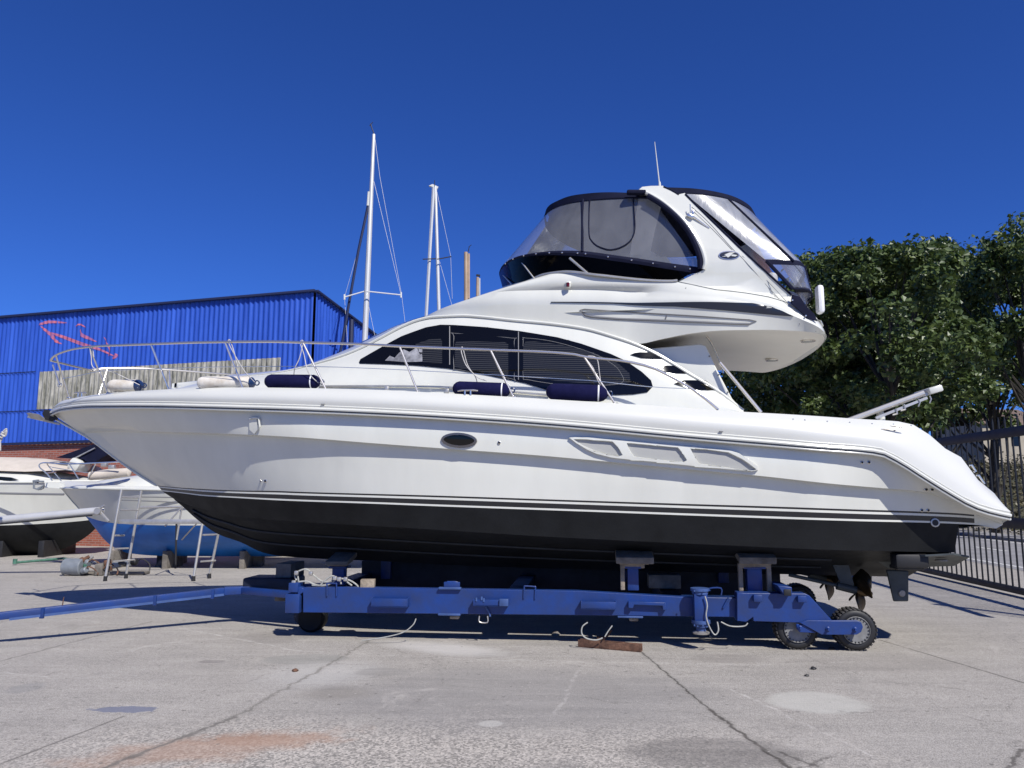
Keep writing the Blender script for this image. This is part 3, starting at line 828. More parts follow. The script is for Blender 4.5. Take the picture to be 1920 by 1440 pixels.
ez = lambda s: shed_uv(580, 549)[1] + (shed_uv(5, 597)[1] - shed_uv(580, 549)[1]) * s / shed_uv(5, 597)[0]
bz = lambda s: shed_uv(163, 826.5)[1] + (shed_uv(0, 832)[1] - shed_uv(163, 826.5)[1]) * (s - shed_uv(163, 826.5)[0]) / (shed_uv(0, 832)[0] - shed_uv(163, 826.5)[0])
corrugated(0, 26, bz, ez, .06, sl_).build('cladding', M['clad'], shed, angle=80)
# side wall
zfar = 4.6
sidez = lambda s: ez(0) + (zfar - ez(0)) * s / 24
corrugated(0, 24, lambda s: bz(0), sidez, .06, s2_).build('cladding', M['clad'], shed, angle=80)
# walls
MB().box((SD * 13 + S2 * 12 + Vector((0, 0, bz(6) / 2))), (26, 24, bz(6)), rot=Matrix.Rotation(atan2(SD.y, SD.x), 3, 'Z').to_quaternion()).build('brick_wall', M['brick'], shed)
P = [sl_(-.05, ez(0) + .0, .10), sl_(26, ez(26), .10), sl_(26, ez(26), -24), s2_(24, zfar, .1)]
mb = MB().add([p for p in P] + [p + Vector((0, 0, .06)) for p in P], [(0, 1, 2, 3), (7, 6, 5, 4), (0, 4, 5, 1), (1, 5, 6, 2), (2, 6, 7, 3), (3, 7, 4, 0)])
mb.build('roof', M['cladtrim'], shed)
MB().beam(sl_(-.1, ez(0) + .02, .14), sl_(26, ez(26) + .02, .14), .10, .085, bev=.02).beam(s2_(-.1, ez(0) + .02, .14), s2_(24, zfar + .02, .14), .10, .075, bev=.02).build('eave_trim', M['cladtrim'], shed)
MB().beam(sl_(-.1, bz(0) - .03, .10), sl_(26, bz(26) - .03, .10), .06, .09).build('base_flashing', M['cladtrim'], shed)
zl = shed_uv(50, 771)[1]
MB().beam(sl_(shed_uv(70, 771)[0] - .6, zl, .088), sl_(26, zl, .088), .006, .03).beam(sl_(shed_uv(70, 705)[0], shed_uv(70, 700)[1] + .05, .088), sl_(26, shed_uv(70, 700)[1] + .05, .088), .006, .03).build('sheet_lap', M['cladtrim'], shed)
MB().tube([s2_(2.2, bz(0) + .1, .14), s2_(2.2, sidez(2.2) - .1, .14)], .09, 8).build('downpipe', M['cladtrim'], shed)
MB().tube([s2_(0.6, bz(0) + .1, .14), s2_(1.9, sidez(2.2) - .2, .14)], .04, 8).build('brace', M['cladtrim'], shed)
# grey fibre-cement patch standing just proud of the blue sheet
u0, z0 = shed_uv(73, 768); u1, _ = shed_uv(528, 671)
zt = lambda s: shed_uv(73, 698)[1] + (shed_uv(528, 671)[1] - shed_uv(73, 698)[1]) * (s - u0) / (u1 - u0)
corrugated(u1, u0, lambda s: z0, zt, .072, sl_).build('bare_patch', M['cement'], shed, angle=80)
# graffiti strokes follow the corrugations
def stroke(pts, wd):
    P = spline([Vector((*shed_uv(a, b), 0)) for a, b in pts], 14)
    n = len(P); vs = []; fs = []
    for i, p in enumerate(P):
        t = (P[min(n - 1, i + 1)] - P[max(0, i - 1)]).normalized(); q = Vector((-t.y, t.x, 0)); f = i / (n - 1)
        ww = wd * (.25 + .9 * sin(pi * min(1, f * 1.0) ** .8))
        for s in (-1, -.33, .33, 1):
            r = p + q * ww * s * .5; vs.append(sl_(r.x, r.y, .066 + corr(r.x) + .004))
    for i in range(n - 1):
        for k in range(3): a = i * 4 + k; fs.append((a, a + 1, a + 5, a + 4))
    return vs, fs
mb = MB()
for pts, wd in (([(75, 610), (95, 604.5), (128, 606)], .09), ([(80, 613), (98, 628), (108, 640), (118, 645)], .10), ([(95, 624), (120, 632), (155, 645), (190, 656), (218, 669)], .10), ([(144, 612), (154, 609), (163, 615)], .05), ([(153, 618), (157, 629), (170, 635), (183, 641)], .10), ([(198, 633), (206, 650), (208, 662), (205, 668)], .05), ([(213, 672), (217, 671), (221, 667), (219, 664)], .10)):
    mb.add(*stroke(pts, wd))
mb.build('graffiti', M['graffiti'], shed, smooth=False)
# ============================================================ THE MOTOR YACHT
yacht = empty('motor_yacht', BO, -YAW, label='large glossy white flybridge motor yacht with black bottom, propped on the blue trailer', cat='motor yacht')
BOWX = bp(94, 775, 0).x
def taper(x, a=3.0, b=5.9, d=0.35):
    if x < a: return 0.0
    return d * min(1.3, (x - a) / (b - a)) ** 2
_ws = pw(1.95, BOWX, 6.3, 2.1, 0.80)
def w_sheer(x): return max(0, _ws(x) - taper(x))
_wk = pw(1.87, bp(152, 812).x, 6.3, 2.6, 1.15)
def aft_in(x):    # quarters below the rail sit further in towards the stern
    return 0.09 * min(1, max(0, (x - 3.55) / 0.9))
def w_k(x): return max(0, min(_wk(x), w_sheer(x) - 0.085 * min(1, (x - BOWX) / .8) - 0.03 * min(1, max(0, (x + 4.2) / 1.5))) - aft_in(x))
_wm = pw(1.725, bp(222, 863).x, 5.8, 2.6, 1.1)
def w_m(x): return max(0, _wm(x) - taper(x) * 1.0 - aft_in(x))
_wb = pw(1.70, bp(295, 911).x, 5.3, 2.6, 1.05)
def w_b(x): return max(0, _wb(x) - taper(x) * 1.0 - aft_in(x))
_wc = pw(1.61, bp(327, 934).x, 5.0, 2.4, 1.1)
def w_c(x): return max(0, _wc(x) - taper(x) * 1.0 - aft_in(x))

R_sheer = Row([(94, 775), (117, 766), (150, 762), (204, 760.6), (292, 760.6), (420, 763.5), (560, 767.5), (812, 779), (1000, 791.5), (1080, 798), (1292, 818), (1460, 832), (1554, 840), (1600, 843), (1652, 849), (1684, 864), (1730, 893), (1780, 924), (1827, 950), (1860, 961), (1896, 969)], w_sheer)
R_gun = Row([(98, 771), (104, 763), (122, 750), (146, 745), (204, 737), (292, 731), (379, 727.5), (470, 726.5), (560, 727.5), (640, 729), (724, 731.5), (846, 738), (905, 741), (1000, 746.6), (1154, 756), (1250, 762), (1350, 769.5), (1437, 774.5), (1554, 781.6), (1600, 785), (1683, 790), (1707, 794.5), (1731, 806), (1757, 828), (1782, 847.6), (1798, 854), (1822, 884), (1850, 921), (1853, 924.5), (1878, 925.5), (1885, 934), (1896, 966)],
            lambda x: max(0, w_sheer(x) - 0.13 * min(1, max(0, (x - BOWX) / 0.6)) - 0.10 * min(1, max(0, (x - 3.2) / 1.4))))
R_k = Row([(152, 812), (170, 808.5), (204, 807), (292, 809.5), (432, 813.5), (560, 820), (700, 831), (841, 841.5), (1000, 853), (1080, 860), (1250, 876), (1423, 892), (1560, 907), (1640, 914), (1741, 923), (1800, 942), (1888, 976)], w_k)
R_m = Row([(222, 863), (292, 862), (432, 864), (560, 869), (841, 885), (1080, 899), (1423, 921), (1640, 935), (1760, 945), (1880, 981)], w_m)
R_b = Row([(295, 910.5), (350, 915), (449, 919.6), (520, 920.5), (560, 922), (812, 929), (1080, 938), (1280, 944.5), (1460, 950), (1600, 955), (1747, 960), (1827, 965), (1880, 984)], w_b)
R_b2 = Row([(304, 920.5), (350, 926), (379, 929.7), (450, 934), (520, 938), (700, 944.5), (800, 948.5), (1080, 958.5), (1280, 966), (1460, 972.5), (1600, 977), (1827, 984), (1868, 991)], lambda x: w_b(x) - 0.01)
R_c = Row([(327, 936), (356, 948), (400, 959), (437, 967), (500, 974), (560, 978.5), (640, 983), (773, 990.5), (1040, 1007), (1200, 1015), (1373, 1023), (1593, 1032), (1790, 1036)], w_c)
zero = lambda x: 0.0
R_keel = Row([(329, 938.5), (345, 952), (367, 972), (408, 1001), (452, 1017), (493, 1036), (522, 1042), (607, 1048), (687, 1051), (887, 1061), (1007, 1065), (1400, 1075), (1700, 1082)], zero)
U = us(110, 1.55)
R_rb = R_sheer.shifted(dz=-0.012, dw=lambda x: -0.075 - 0.035 * min(1, max(0, (x + 4.2) / 1.5)))
def band(a, b, n, bulge=0.0): return [lerp_row(a, b, i / n, bulge if 0 < i < n else 0) for i in range(n + 1)]
# deck moulding above the rub rail
R_s1 = R_sheer.shifted(dz=0.05, dw=-0.005); R_s2 = R_sheer.shifted(dz=0.06, dw=-0.02)
mould = Shell([R_sheer.shifted(dw=-0.03), R_s1.shifted(dw=-.0), R_s2] + band(R_s2, R_gun, 6, 0.055)[1:], U)
deckmould = mould.build('deck_moulding', M['gel2'], yacht)
# hull topsides
top_rows = [R_sheer.shifted(dz=-0.004, dw=-0.02), R_rb] + band(R_rb, R_k, 3, 0.01)[1:]
R_k2 = R_k.shifted(dz=-0.008, dw=-0.095)
top_rows += [R_k2] + band(R_k2, R_m, 3)[1:] + band(R_m, R_b, 3)[1:]
hull = Shell(top_rows, U)
hullo = hull.build('hull', M['gel'], yacht, angle=22)
HW = hull.W
# boot stripe lines, all the way to the quarter
XE = bps(1827, 970, lambda x, z: w_b(x)).x
def cut(row, x1): return row.shifted(x1=x1)
def mixrow(a, b, t, x1=None, x0=None):
    r = Row.__new__(Row); r.x0 = (a.x0 + (b.x0 - a.x0) * t) if x0 is None else x0; r.x1 = (a.x1 + (b.x1 - a.x1) * t) if x1 is None else x1
    r.z = lambda x: a.z(x) * (1 - t) + b.z(x) * t
    r.wf = lambda x: a.wf(x) * (1 - t) + b.wf(x) * t
    return r
for nm, t0, t1, mt in (('pinstripe', 0.0, 0.17, 'blackline'), ('pinstripe', 0.17, 0.37, 'gel'), ('boot_stripe', 0.37, 0.83, 'blackline')):
    Shell([mixrow(R_b, R_b2, t0, XE), mixrow(R_b, R_b2, t1, XE)], U).build(nm, M[mt], yacht)
Shell([mixrow(R_b, R_b2, .83, XE), R_b2.shifted(x1=XE)], U).build('pinstripe', M['gel'], yacht)
# quarter / swim platform side aft of the stripes, its end and top
mb = MB()
UQ = us(10, 1.0)
q1 = [R_b.at(XE + (R_b.x1 - XE) * u) for u in UQ]; q2 = [R_b2.at(XE + (R_b2.x1 - XE) * u) for u in UQ]
mb.grid([q1, [a.lerp(b, .5) for a, b in zip(q1, q2)], q2]); mb.mirror()
ends = [R_gun.at(R_gun.x1), R_sheer.at(R_sheer.x1), R_k.at(R_k.x1), R_m.at(R_m.x1), R_b.at(R_b.x1), R_b2.at(R_b2.x1)]
lp = [R_b2.at(R_b2.x1)] + [bp(a, b, -w_b(bp(a, b, -1.4).x)) for a, b in ((1850, 987), (1822, 987), (1806, 991))]
mb.grid([[Vector((p.x, p.y * (1 - 2 * k / 6), p.z)) for p in ends] for k in range(7)])
mb.grid([[Vector((p.x, p.y * (1 - 2 * k / 6), p.z)) for p in lp] for k in range(7)])
sw = mb.build('swim_platform', M['gel'], yacht, fix=False); fix_normals(sw)
# black bottom
R_b3 = R_b2.shifted(dz=-0.004); R_b3.x1 = bps(1799, 993, lambda x, z: w_b(x)).x
R_c2 = R_c.shifted(dz=-0.006, dw=-0.10)
bot = Shell(band(R_b3, R_c, 4) + [R_c2] + band(R_c2, R_keel, 6)[1:], U)
bt_o = bot.build('bottom', M['antifoul'], yacht)
mb = MB()
tr = [R_b3.at(R_b3.x1), R_c.at(R_c.x1), R_c2.at(R_c2.x1), R_keel.at(R_keel.x1)]
mb.grid([tr, [Vector((p.x + 0.0, 0, p.z)) for p in tr], [Vector((p.x, -p.y, p.z)) for p in tr]])
mb.build('transom', M['antifoul'], yacht)
for fr_, zo in ((0.33, 0.0), (0.64, 0.0)):
    r = mixrow(R_c2, R_keel, fr_)
    L = [sample(lerp_row(R_c2, R_keel, fr_), u) for u in us(60, 1.5)]
    L = [p + Vector((0, -0.012, -0.006)) for p in L[6:] if p.x < 4.0]
    MB().tube(L, 0.016, 6).build('spray_strake', M['antifoul_hi'], yacht)
# stem guard
MB().tube(spline([bp(a, b, 0) + Vector((-0.005, 0, 0)) for a, b in ((96, 781), (152, 812.5), (176, 828), (222, 863), (260, 890), (295, 911))], 6), [0.018] * 30 + [0.008], 8).build('stem_guard', M['gel'], yacht)
# rub rail: white rail, black line, thin steel line
def rail_line(dz, dw, n=150):
    return [R_sheer.shifted(dz=dz, dw=dw).at(R_sheer.x0 + 0.01 + (R_sheer.x1 - R_sheer.x0 - 0.01) * u) for u in us(n, 1.5)]
def both(line): return [Vector((p.x, -p.y, p.z)) for p in line[::-1]] + line
MB().tube(both(rail_line(0.012, -0.012)), 0.022, 8).build('rub_rail', M['gel'], yacht)
MB().tube(both(rail_line(-0.008, -0.004)), 0.0085, 6).build('rub_rail_insert', M['blackline'], yacht)
MB().tube(both(rail_line(-0.028, -0.02)), 0.014, 8).build('rub_rail', M['gel'], yacht)
# deck
ug = U
g = [R_gun.at(R_gun.x0 + (R_gun.x1 - R_gun.x0) * u) for u in ug]
mb = MB(); mb.grid([[Vector((p.x, p.y * (1 - k / 6 * 2), p.z - 0.012 + 0.03 * (1 - (1 - k / 3) ** 2))) for p in g] for k in range(7)])
mb.build('deck', M['gel2'], yacht)

# ------------------------------------------------------------ cabin (deckhouse)
CX0 = bp(315, 727, 0).x
_wcb = pw(1.50, CX0, 5.4, 1.9, 0.75)
def w_cab(x): return _wcb(x) - 0.08 * max(0, x - 1.5)
R_base = Row([(318, 730), (373, 729), (470, 728), (560, 729), (700, 732), (846, 740), (1000, 748), (1154, 757), (1300, 766), (1394, 772)], w_cab)
_wcr = pw(1.36, bp(330, 724).x, 6.4, 1.7, 0.9)
def w_ridge(x): return _wcr(x) - 0.03 * max(0, x - 0.5)
R_ridge = Row([(322, 726.5), (345, 723), (373, 718.5), (420, 709), (463, 704.5), (510, 700), (553, 692.5), (592, 682), (640, 668), (683, 650), (720, 630.5), (755, 612), (785, 600), (812, 594.5), (864, 592), (900, 594), (957, 600), (1045, 608.5), (1100, 617), (1146, 630), (1189, 644.5), (1233, 665), (1291, 700), (1350, 736), (1393, 770)], w_ridge)
cab_rows = [R_base.shifted(dz=-0.05)] + band(R_base, R_ridge, 6, 0.035)[0:]
UC = us(90, 1.3)
cab = Shell(cab_rows, UC)
cabo = cab.build('cabin', M['gel'], yacht)
CW = cab.W
# cabin top from ridge to the centre line
def crown(x):
    return 0.04 + 0.08 * min(1, max(0, (x + 5.5) / 2)) + 0.24 * math.exp(-((x + 1.75) / 0.9) ** 2)
def crow(k):
    r = Row.__new__(Row); r.x0 = R_ridge.x0; r.x1 = R_ridge.x1
    r.z = lambda x: R_ridge.z(x) + crown(x) * (1 - k ** 1.6); r.wf = lambda x: w_ridge(x) * k
    return r
Shell([R_ridge] + [crow(k) for k in (.9, .75, .6, .45, .3, .15, 0)], [u for u in UC if R_ridge.x0 + (R_ridge.x1 - R_ridge.x0) * u < 1.6]).build('cabin_roof', M['gel'], yacht)
# front windscreen: dark glass band across the sloping front
xa, xb = bps(640, 668, lambda x, z: w_ridge(x)).x + .1, bps(775, 603, lambda x, z: w_ridge(x)).x
mb = MB()
rows = []
for i in range(13):
    x = xa + (xb - xa) * i / 12
    rows.append([Vector((x, -w_ridge(x) * k * 0.93, (R_ridge.z(x) + (crown(x)) * (1 - abs(k) ** 1.6)) + 0.018)) for k in [j / 8 for j in range(-8, 9)]])
mb.grid(rows)
ws_ = mb.build('windscreen', M['glass'], yacht)
mb = MB()
for k in (-0.33, 0.33):
    mb.tube([Vector((xa + (xb - xa) * i / 8, w_ridge(xa + (xb - xa) * i / 8) * k, R_ridge.z(xa + (xb - xa) * i / 8) + crown(0) * 0.85 + 0.03)) for i in range(9)], 0.012, 6)
mb.build('windscreen_trim', M['gel'], ws_)
# raised moulding along the ridge
rl = [R_ridge.at(R_ridge.x0 + 1.3 + (R_ridge.x1 - R_ridge.x0 - 1.3) * u) for u in us(80, 1)]
for sg in (1, -1):
    MB().tube([Vector((p.x, (p.y - 0.01) * sg, p.z)) for p in rl], [0.004 + 0.016 * min(1, i / 20) for i in range(len(rl))], 8).build('roof_moulding', M['gel'], yacht)
# side windows
wpoly = [(673, 679), (676, 673), (695, 662), (725, 645), (753, 630), (797, 614), (826, 608.5), (850, 609), (910, 613), (972, 620), (1045, 632), (1090, 644), (1146, 663.5), (1175, 677), (1204, 697), (1221, 713), (1224.5, 725), (1214, 736), (1187, 740), (1157, 741), (1100, 739), (1060, 735), (1022, 731), (986.5, 719.5), (914, 704), (841, 691.6), (782, 686), (674.5, 682)]
wx = lambda x, z: CW(x, z)
win = skin('side_window', wpoly, wx, 0.012, M['glass'], yacht, inset=0.004, step=0.1); mir(win)
W_ = lambda t: (lambda x, z: CW(x, z) + t)
b1 = [(705, 679), (725, 663), (765, 642), (800, 627), (828, 622), (832, 628), (832, 680), (820, 684), (760, 681)]
pane_mats = M['glass']
for poly in ([(779, 645), (806, 636), (826, 635), (829, 640), (829, 681), (794, 680)], [(856, 640), (862, 640), (945, 641), (953, 645), (953, 703), (940, 704), (890, 695), (853, 689), (853, 645)], [(985, 641), (1000, 640), (1050, 646), (1110, 660), (1160, 682), (1180, 700), (1182, 716), (1160, 722), (1060, 716), (1000, 709), (981, 704), (981, 650)]):
    o = skin('window_blind', poly, W_(0.012), 0.003, M['blind'], yacht, step=0.15, sink=0.003)
skin('curtain', [(722, 676), (731, 667), (740, 671), (748, 662), (757, 655), (768, 660), (779, 653), (792, 655), (792, 678), (760, 679)], W_(0.012), 0.003, mat('white_curtain', (0.33, 0.33, 0.34), 0.25, noise=0.7, nscale=9, coat=.4), yacht, sink=0.003)
for x_ in (843, 972):
    pts = [bps(x_, y_, W_(0.014)) for y_ in range(612 if x_ < 900 else 622, 690 if x_ < 900 else 714, 6)]
    MB().tube(pts, 0.006, 6).build('window_divider', M['pin'], yacht)
# thin edge of the inner pane frames
for pl in ([(853, 625), (960, 634), (964, 640), (964, 708), (958, 710), (860, 693), (851, 688), (851, 631)], [(986, 634), (1040, 641), (1110, 662), (1150, 684), (1164, 700), (1168, 716), (1140, 722), (1060, 722), (990, 712), (981, 705), (981, 640)]):
    MB().tube(spline([bps(a, b, W_(0.013)) for a, b in pl], 4, closed=True), 0.0035, 5, closed=True).build('pane_frame', M['pin'], yacht)
# three dark vents on the buttress
for pl in ([(1182, 665.5), (1190, 662), (1200, 660.5), (1219, 660.6), (1232, 666), (1245, 673), (1222, 673), (1202, 671.5)], [(1232, 690), (1240, 687), (1250, 685.5), (1264, 686), (1276, 693), (1286, 700.5), (1268, 700), (1250, 698)], [(1264, 720), (1272, 715.5), (1282, 713), (1321, 713), (1333, 721.5), (1345.5, 732), (1315, 731.5), (1290, 728)]):
    v = skin('side_vent', pl, wx, 0.010, M['glass'], yacht, step=0.1); mir(v)
for pl in ([(1266, 684), (1297, 701)], [(1222, 660), (1249, 673.5)], [(1323, 711), (1350, 733)]):
    MB().tube([bps(pl[0][0] + (pl[1][0] - pl[0][0]) * t / 5, pl[0][1] + (pl[1][1] - pl[0][1]) * t / 5, W_(0.01)) for t in range(6)], 0.006, 6).build('vent_trim', M['gel'], yacht)
# cabin wing panel and aft bulkhead
def aprism(name, pts, y, th, m, parent=yacht, mirror=False, bev=0.01, label=None):
    P = [bp(a, b, y) for a, b in pts]
    mb = MB(); mb.prism(P, (0, th, 0))
    o = mb.build(name, m, parent, label=label)
    if bev:
        bv_ = o.modifiers.new('bevel', 'BEVEL'); bv_.width = bev; bv_.segments = 2; bv_.limit_method = 'ANGLE'; bv_.angle_limit = radians(40)
        bv_.harden_normals = True
    if mirror: mir(o)
    return o
aprism('wing_panel', [(1200, 655), (1240, 651), (1312, 644.5), (1324, 648), (1346, 695), (1373, 746.6), (1395, 771), (1380, 775), (1300, 768), (1220, 700)], -1.22, 0.06, M['gel'], mirror=True, bev=0.02)
for a, b in ((1330, 668), (1347, 703), (1365, 735)):
    MB().lathe(bp(a, b, -1.23), (0, -1, 0), [(0, .010), (.008, .010), (.010, .004)], 10).build('screw_cap', M['pin'], yacht)
xb_ = bp(1345, 700, -1.2).x
mb = MB(); mb.box((xb_ - 0.22, 0, 3.02), (0.05, 2.3, 0.95), bev=0.01); mb.build('aft_bulkhead', M['gel'], yacht)
mb = MB(); mb.box((xb_ - 0.19, -0.1, 2.98), (0.03, 1.2, 0.85), bev=0.01); mb.build('saloon_door', M['glass'], yacht)

# ------------------------------------------------------------ flybridge
FX0 = bp(760, 612, 0).x
def round_ends(W0, x0, L0, x1, L1, p=2.3, q=0.5):
    def f(x):
        a = max(0.0, min(1.0, (x - x0) / L0)); b = max(0.0, min(1.0, (x1 - x) / L1))
        return W0 * (1 - (1 - a) ** p) ** q * (1 - (1 - b) ** p) ** q
    return f
xt = bp(1516, 668, 0).x
_f0 = round_ends(1.6, bp(775, 606, 0).x, 2.6, 99, 1, 2.2, 0.62); _f1 = round_ends(1.66, bp(790, 600, 0).x, 2.7, 99, 1, 2.2, 0.6); _f2 = round_ends(1.46, bp(940, 541, 0).x, 1.5, 99, 1, 2.2, 0.52)
_aft = round_ends(1.0, -99, 1, xt, 0.40, 2.4, 0.5); _aft2 = round_ends(1.0, -99, 1, xt + .012, 0.40, 2.4, 0.5)
XR1 = bps(1190, 645, lambda x, z: w_ridge(x)).x
def sm(t): t = max(0, min(1, t)); return t * t * (3 - 2 * t)
def f_base(x): return w_ridge(min(x, XR1)) - 0.004 + 0.215 * sm((x - XR1 + .1) / 1.2)
def smin(a, b, k=.07): return -k * math.log(math.exp(-a / k) + math.exp(-b / k)) if min(a, b) > 0 else min(a, b)
def smz(a, b): return max(0.0, smin(a, b) * min(1, a / .25)) if a > 0 else 0.0
def w_f0(x): return smz(_f0(x), f_base(x)) * _aft(x)
def w_f1(x): return smz(_f1(x), f_base(x) + 0.045 * sm((x + 2.2) / 1.5) + .03 * sm((x - .5) / 1.5)) * _aft2(x)
def w_f2(x): return smz(_f2(x), 1.44 - .02 * sm((1.2 - x) / 1.5) + 0.10 * sm((x - 1.2) / 1.4)) * _aft2(x)
R_f0 = Row([(775, 607), (795, 599.5), (812, 596.5), (864, 594), (900, 596), (957, 602), (1045, 610.5), (1100, 619), (1146, 632), (1199, 644.5), (1240, 636), (1301, 624.5), (1356, 619.5), (1430, 618.5), (1498, 621), (1535, 626)], w_f0)
R_f1 = Row([(779, 604.5), (800, 594), (830, 582), (870, 573.5), (900, 569.5), (960, 566), (1040, 565), (1128, 566), (1250, 567), (1380, 567.5), (1420, 570.5), (1450, 578), (1487, 592), (1530, 611)], w_f1)
R_f1b = Row([(783, 602), (804, 590), (841, 573.5), (875, 562.5), (905, 553), (950, 546), (1000, 544.5), (1100, 543), (1200, 548), (1300, 556), (1400, 566), (1440, 575), (1487, 590), (1530, 609.5)], lambda x: max(0, w_f1(x) - 0.03))
R_f2 = Row([(941, 541), (950, 538), (987, 529.5), (1020, 516.5), (1035, 513), (1053, 511.5), (1085, 514), (1119, 517), (1190, 522.5), (1265, 528.5), (1300, 530), (1350, 536), (1400, 543), (1440, 550), (1483, 565), (1515, 588), (1540, 610)], w_f2)
xc0 = R_f0.x1
z00 = R_f0.z
R_f0.z = lambda x: z00(min(x, xc0))
for k_, r_ in enumerate((R_f1, R_f1b, R_f2)):
    r_.z = (lambda zf, e: (lambda x: max(zf(x), R_f0.z(x) + e)))(r_.z, .010 + .006 * k_)
for r_ in (R_f0, R_f1, R_f1b, R_f2): r_.x1 = xt - .004
UF = us(110, 1.35, 1.5)
fly = Shell(band(R_f0, R_f1, 5, 0.0) + band(R_f1, R_f1b, 2, 0.01)[1:] + band(R_f1b, R_f2, 5, 0.03)[1:], UF)
flyo = fly.build('flybridge', M['gel'], yacht, angle=28)
FWb = fly.W
# underside
f0 = [R_f0.at(R_f0.x0 + (R_f0.x1 - R_f0.x0) * u) for u in UF]
mb = MB()
def und(p, k):
    s_ = 1 - 2 * k / 12
    edge = min(1.0, (1 - abs(s_)) / 0.12)
    return Vector((p.x, p.y * s_, p.z + 0.0 + 0.035 * edge * min(1, -p.y)))
mb.grid([[und(p, k) for p in f0] for k in range(13)])
mb.build('overhang_underside', M['cream'], yacht, angle=60)
# recessed soffit panel, lights, speaker
zs = R_f0.z(bp(1480, 650, 0).x)
for a, b in ((1515, 639), (1447, 675)):
    d = ray(a, b); zl = zs + 0.035
    Pw = on_plane(a, b, (0, 0, zl), Vector((0, 0, 1))) - BO
    c = Vector((Pw.dot(BU), Pw.dot(BV), zl - .012))
    lt = MB().lathe(c, (0, 0, 1), [(0, .085), (0.004, .09), (.03, .09)], 24).build('overhead_light', M['steel'], yacht)
    MB().lathe(c - Vector((0, 0, .004)), (0, 0, 1), [(0, .055), (.006, .06)], 20).build('light_lens', M['recess'], lt)
# coaming deck (inside floor of flybridge)
f2 = [R_f2.at(R_f2.x0 + (R_f2.x1 - R_f2.x0) * u) for u in UF]
mb = MB(); mb.grid([[Vector((p.x, p.y * (1 - k / 3), min(p.z, 3.95) - (0.0 if k in (0, 6) else 0.02))) if k in (0, 6) else Vector((p.x, p.y * (1 - k / 3), min(p.z - 0.02, 3.86))) for p in f2] for k in range(7)])
mb.grid([[p, Vector((p.x, p.y * .96, p.z - 0.01)), Vector((p.x, p.y * .95, min(p.z - .02, 3.86)))] for p in f2])
mb.build('flybridge_floor', M['gel2'], yacht)
FWx = lambda t: (lambda x, z: FWb(x, z) + t)
# navy swoosh, moulded recess outline, nav light
sw_ = [(1033, 566.2), (1100, 566.3), (1228, 567.5), (1380, 567.8), (1410, 568.5), (1447, 575.5), (1470, 585), (1487, 593.5), (1410, 587), (1330, 580), (1265, 575), (1150, 569.5), (1033, 567.4)]
o = skin('side_stripe', sw_, lambda x, z: FWb(x, z), 0.012, M['navystripe'], yacht, step=0.1); mir(o)
pl = [(1088, 581), (1096, 579.7), (1180, 585), (1300, 592), (1405, 599), (1418, 601.8), (1403, 608), (1380, 607.6), (1246, 602), (1160, 599), (1110, 595), (1097, 592)]
rc = MB().tube([bps(a, b, FWx(0.004)) for a, b in dense(pl, closed=True)], 0.0085, 6, closed=True).build('moulded_recess', M['pin'], yacht); mir(rc)
lo = [p for p in pl if p[1] > 586 or p[0] < 1097][5:]
MB().tube([bps(a, b, FWx(0.004)) for a, b in dense([(1405, 607.3), (1380, 606.8), (1246, 601), (1160, 597.6), (1110, 593.8), (1098, 590.8), (1090, 583)])], 0.013, 6).build('moulded_recess', M['pin'], yacht)
MB().tube([bps(1250, 592, FWx(.0)), bps(1247, 600, FWx(.0))], 0.009, 6).build('drain_slot', M['pin'], yacht)
c = bps(1065, 535, FWx(0))
nl = MB().box(c + Vector((0, -0.02, 0)), (0.07, 0.05, 0.085), bev=0.02).build('navigation_light', M['gel'], yacht)
MB().lathe(c + Vector((0.0, -0.045, -0.01)), (0, 0, 1), [(-.02, .02), (.03, .022)], 12).build('lens', mat('red_light_lens', (0.10, 0.008, 0.008), 0.2), nl)
MB().lathe(bps(1286, 540, FWx(0)), (0, -1, 0), [(0, .006), (.006, .006)], 8).build('snap_stud', M['pin'], yacht)
# smoked screen and navy canvas band
x_s = bp(936, 512, 0).x
w_t = round_ends(1.40, x_s, 1.35, 99, 1, 2.2, 0.5); w_s0 = round_ends(1.43, bp(943, 542, 0).x, 1.45, 99, 1, 2.2, 0.52)
XS1 = bps(1318, 507, lambda x, z: 1.40).x
R_s0 = Row([(943, 542), (952, 538), (987, 529.5), (1020, 516), (1053, 511.2), (1119, 517), (1265, 528.3), (1290, 516), (1318, 507)], w_s0)
R_sb = Row([(936, 516), (940, 505), (950, 495.5), (962, 488), (1002, 479.5), (1040, 478.5), (1093, 481), (1150, 489), (1200, 496), (1265, 506.5), (1318, 514)], w_t)
R_st = Row([(936, 510), (941, 499), (951, 490), (962, 484), (1002, 474), (1046, 470), (1097, 471), (1150, 478), (1200, 485), (1240, 491), (1318, 502)], w_t)
UW = us(70, 1.7)
Shell([R_s0.shifted(x1=XS1), R_sb.shifted(x1=XS1)], UW).build('smoked_screen', M['smoked'], yacht)
Shell([R_sb.shifted(x1=XS1), mixrow(R_sb, R_st, .5, x1=XS1).shifted(dw=0.012), R_st.shifted(x1=XS1)], UW).build('canvas_band', M['navy'], yacht)
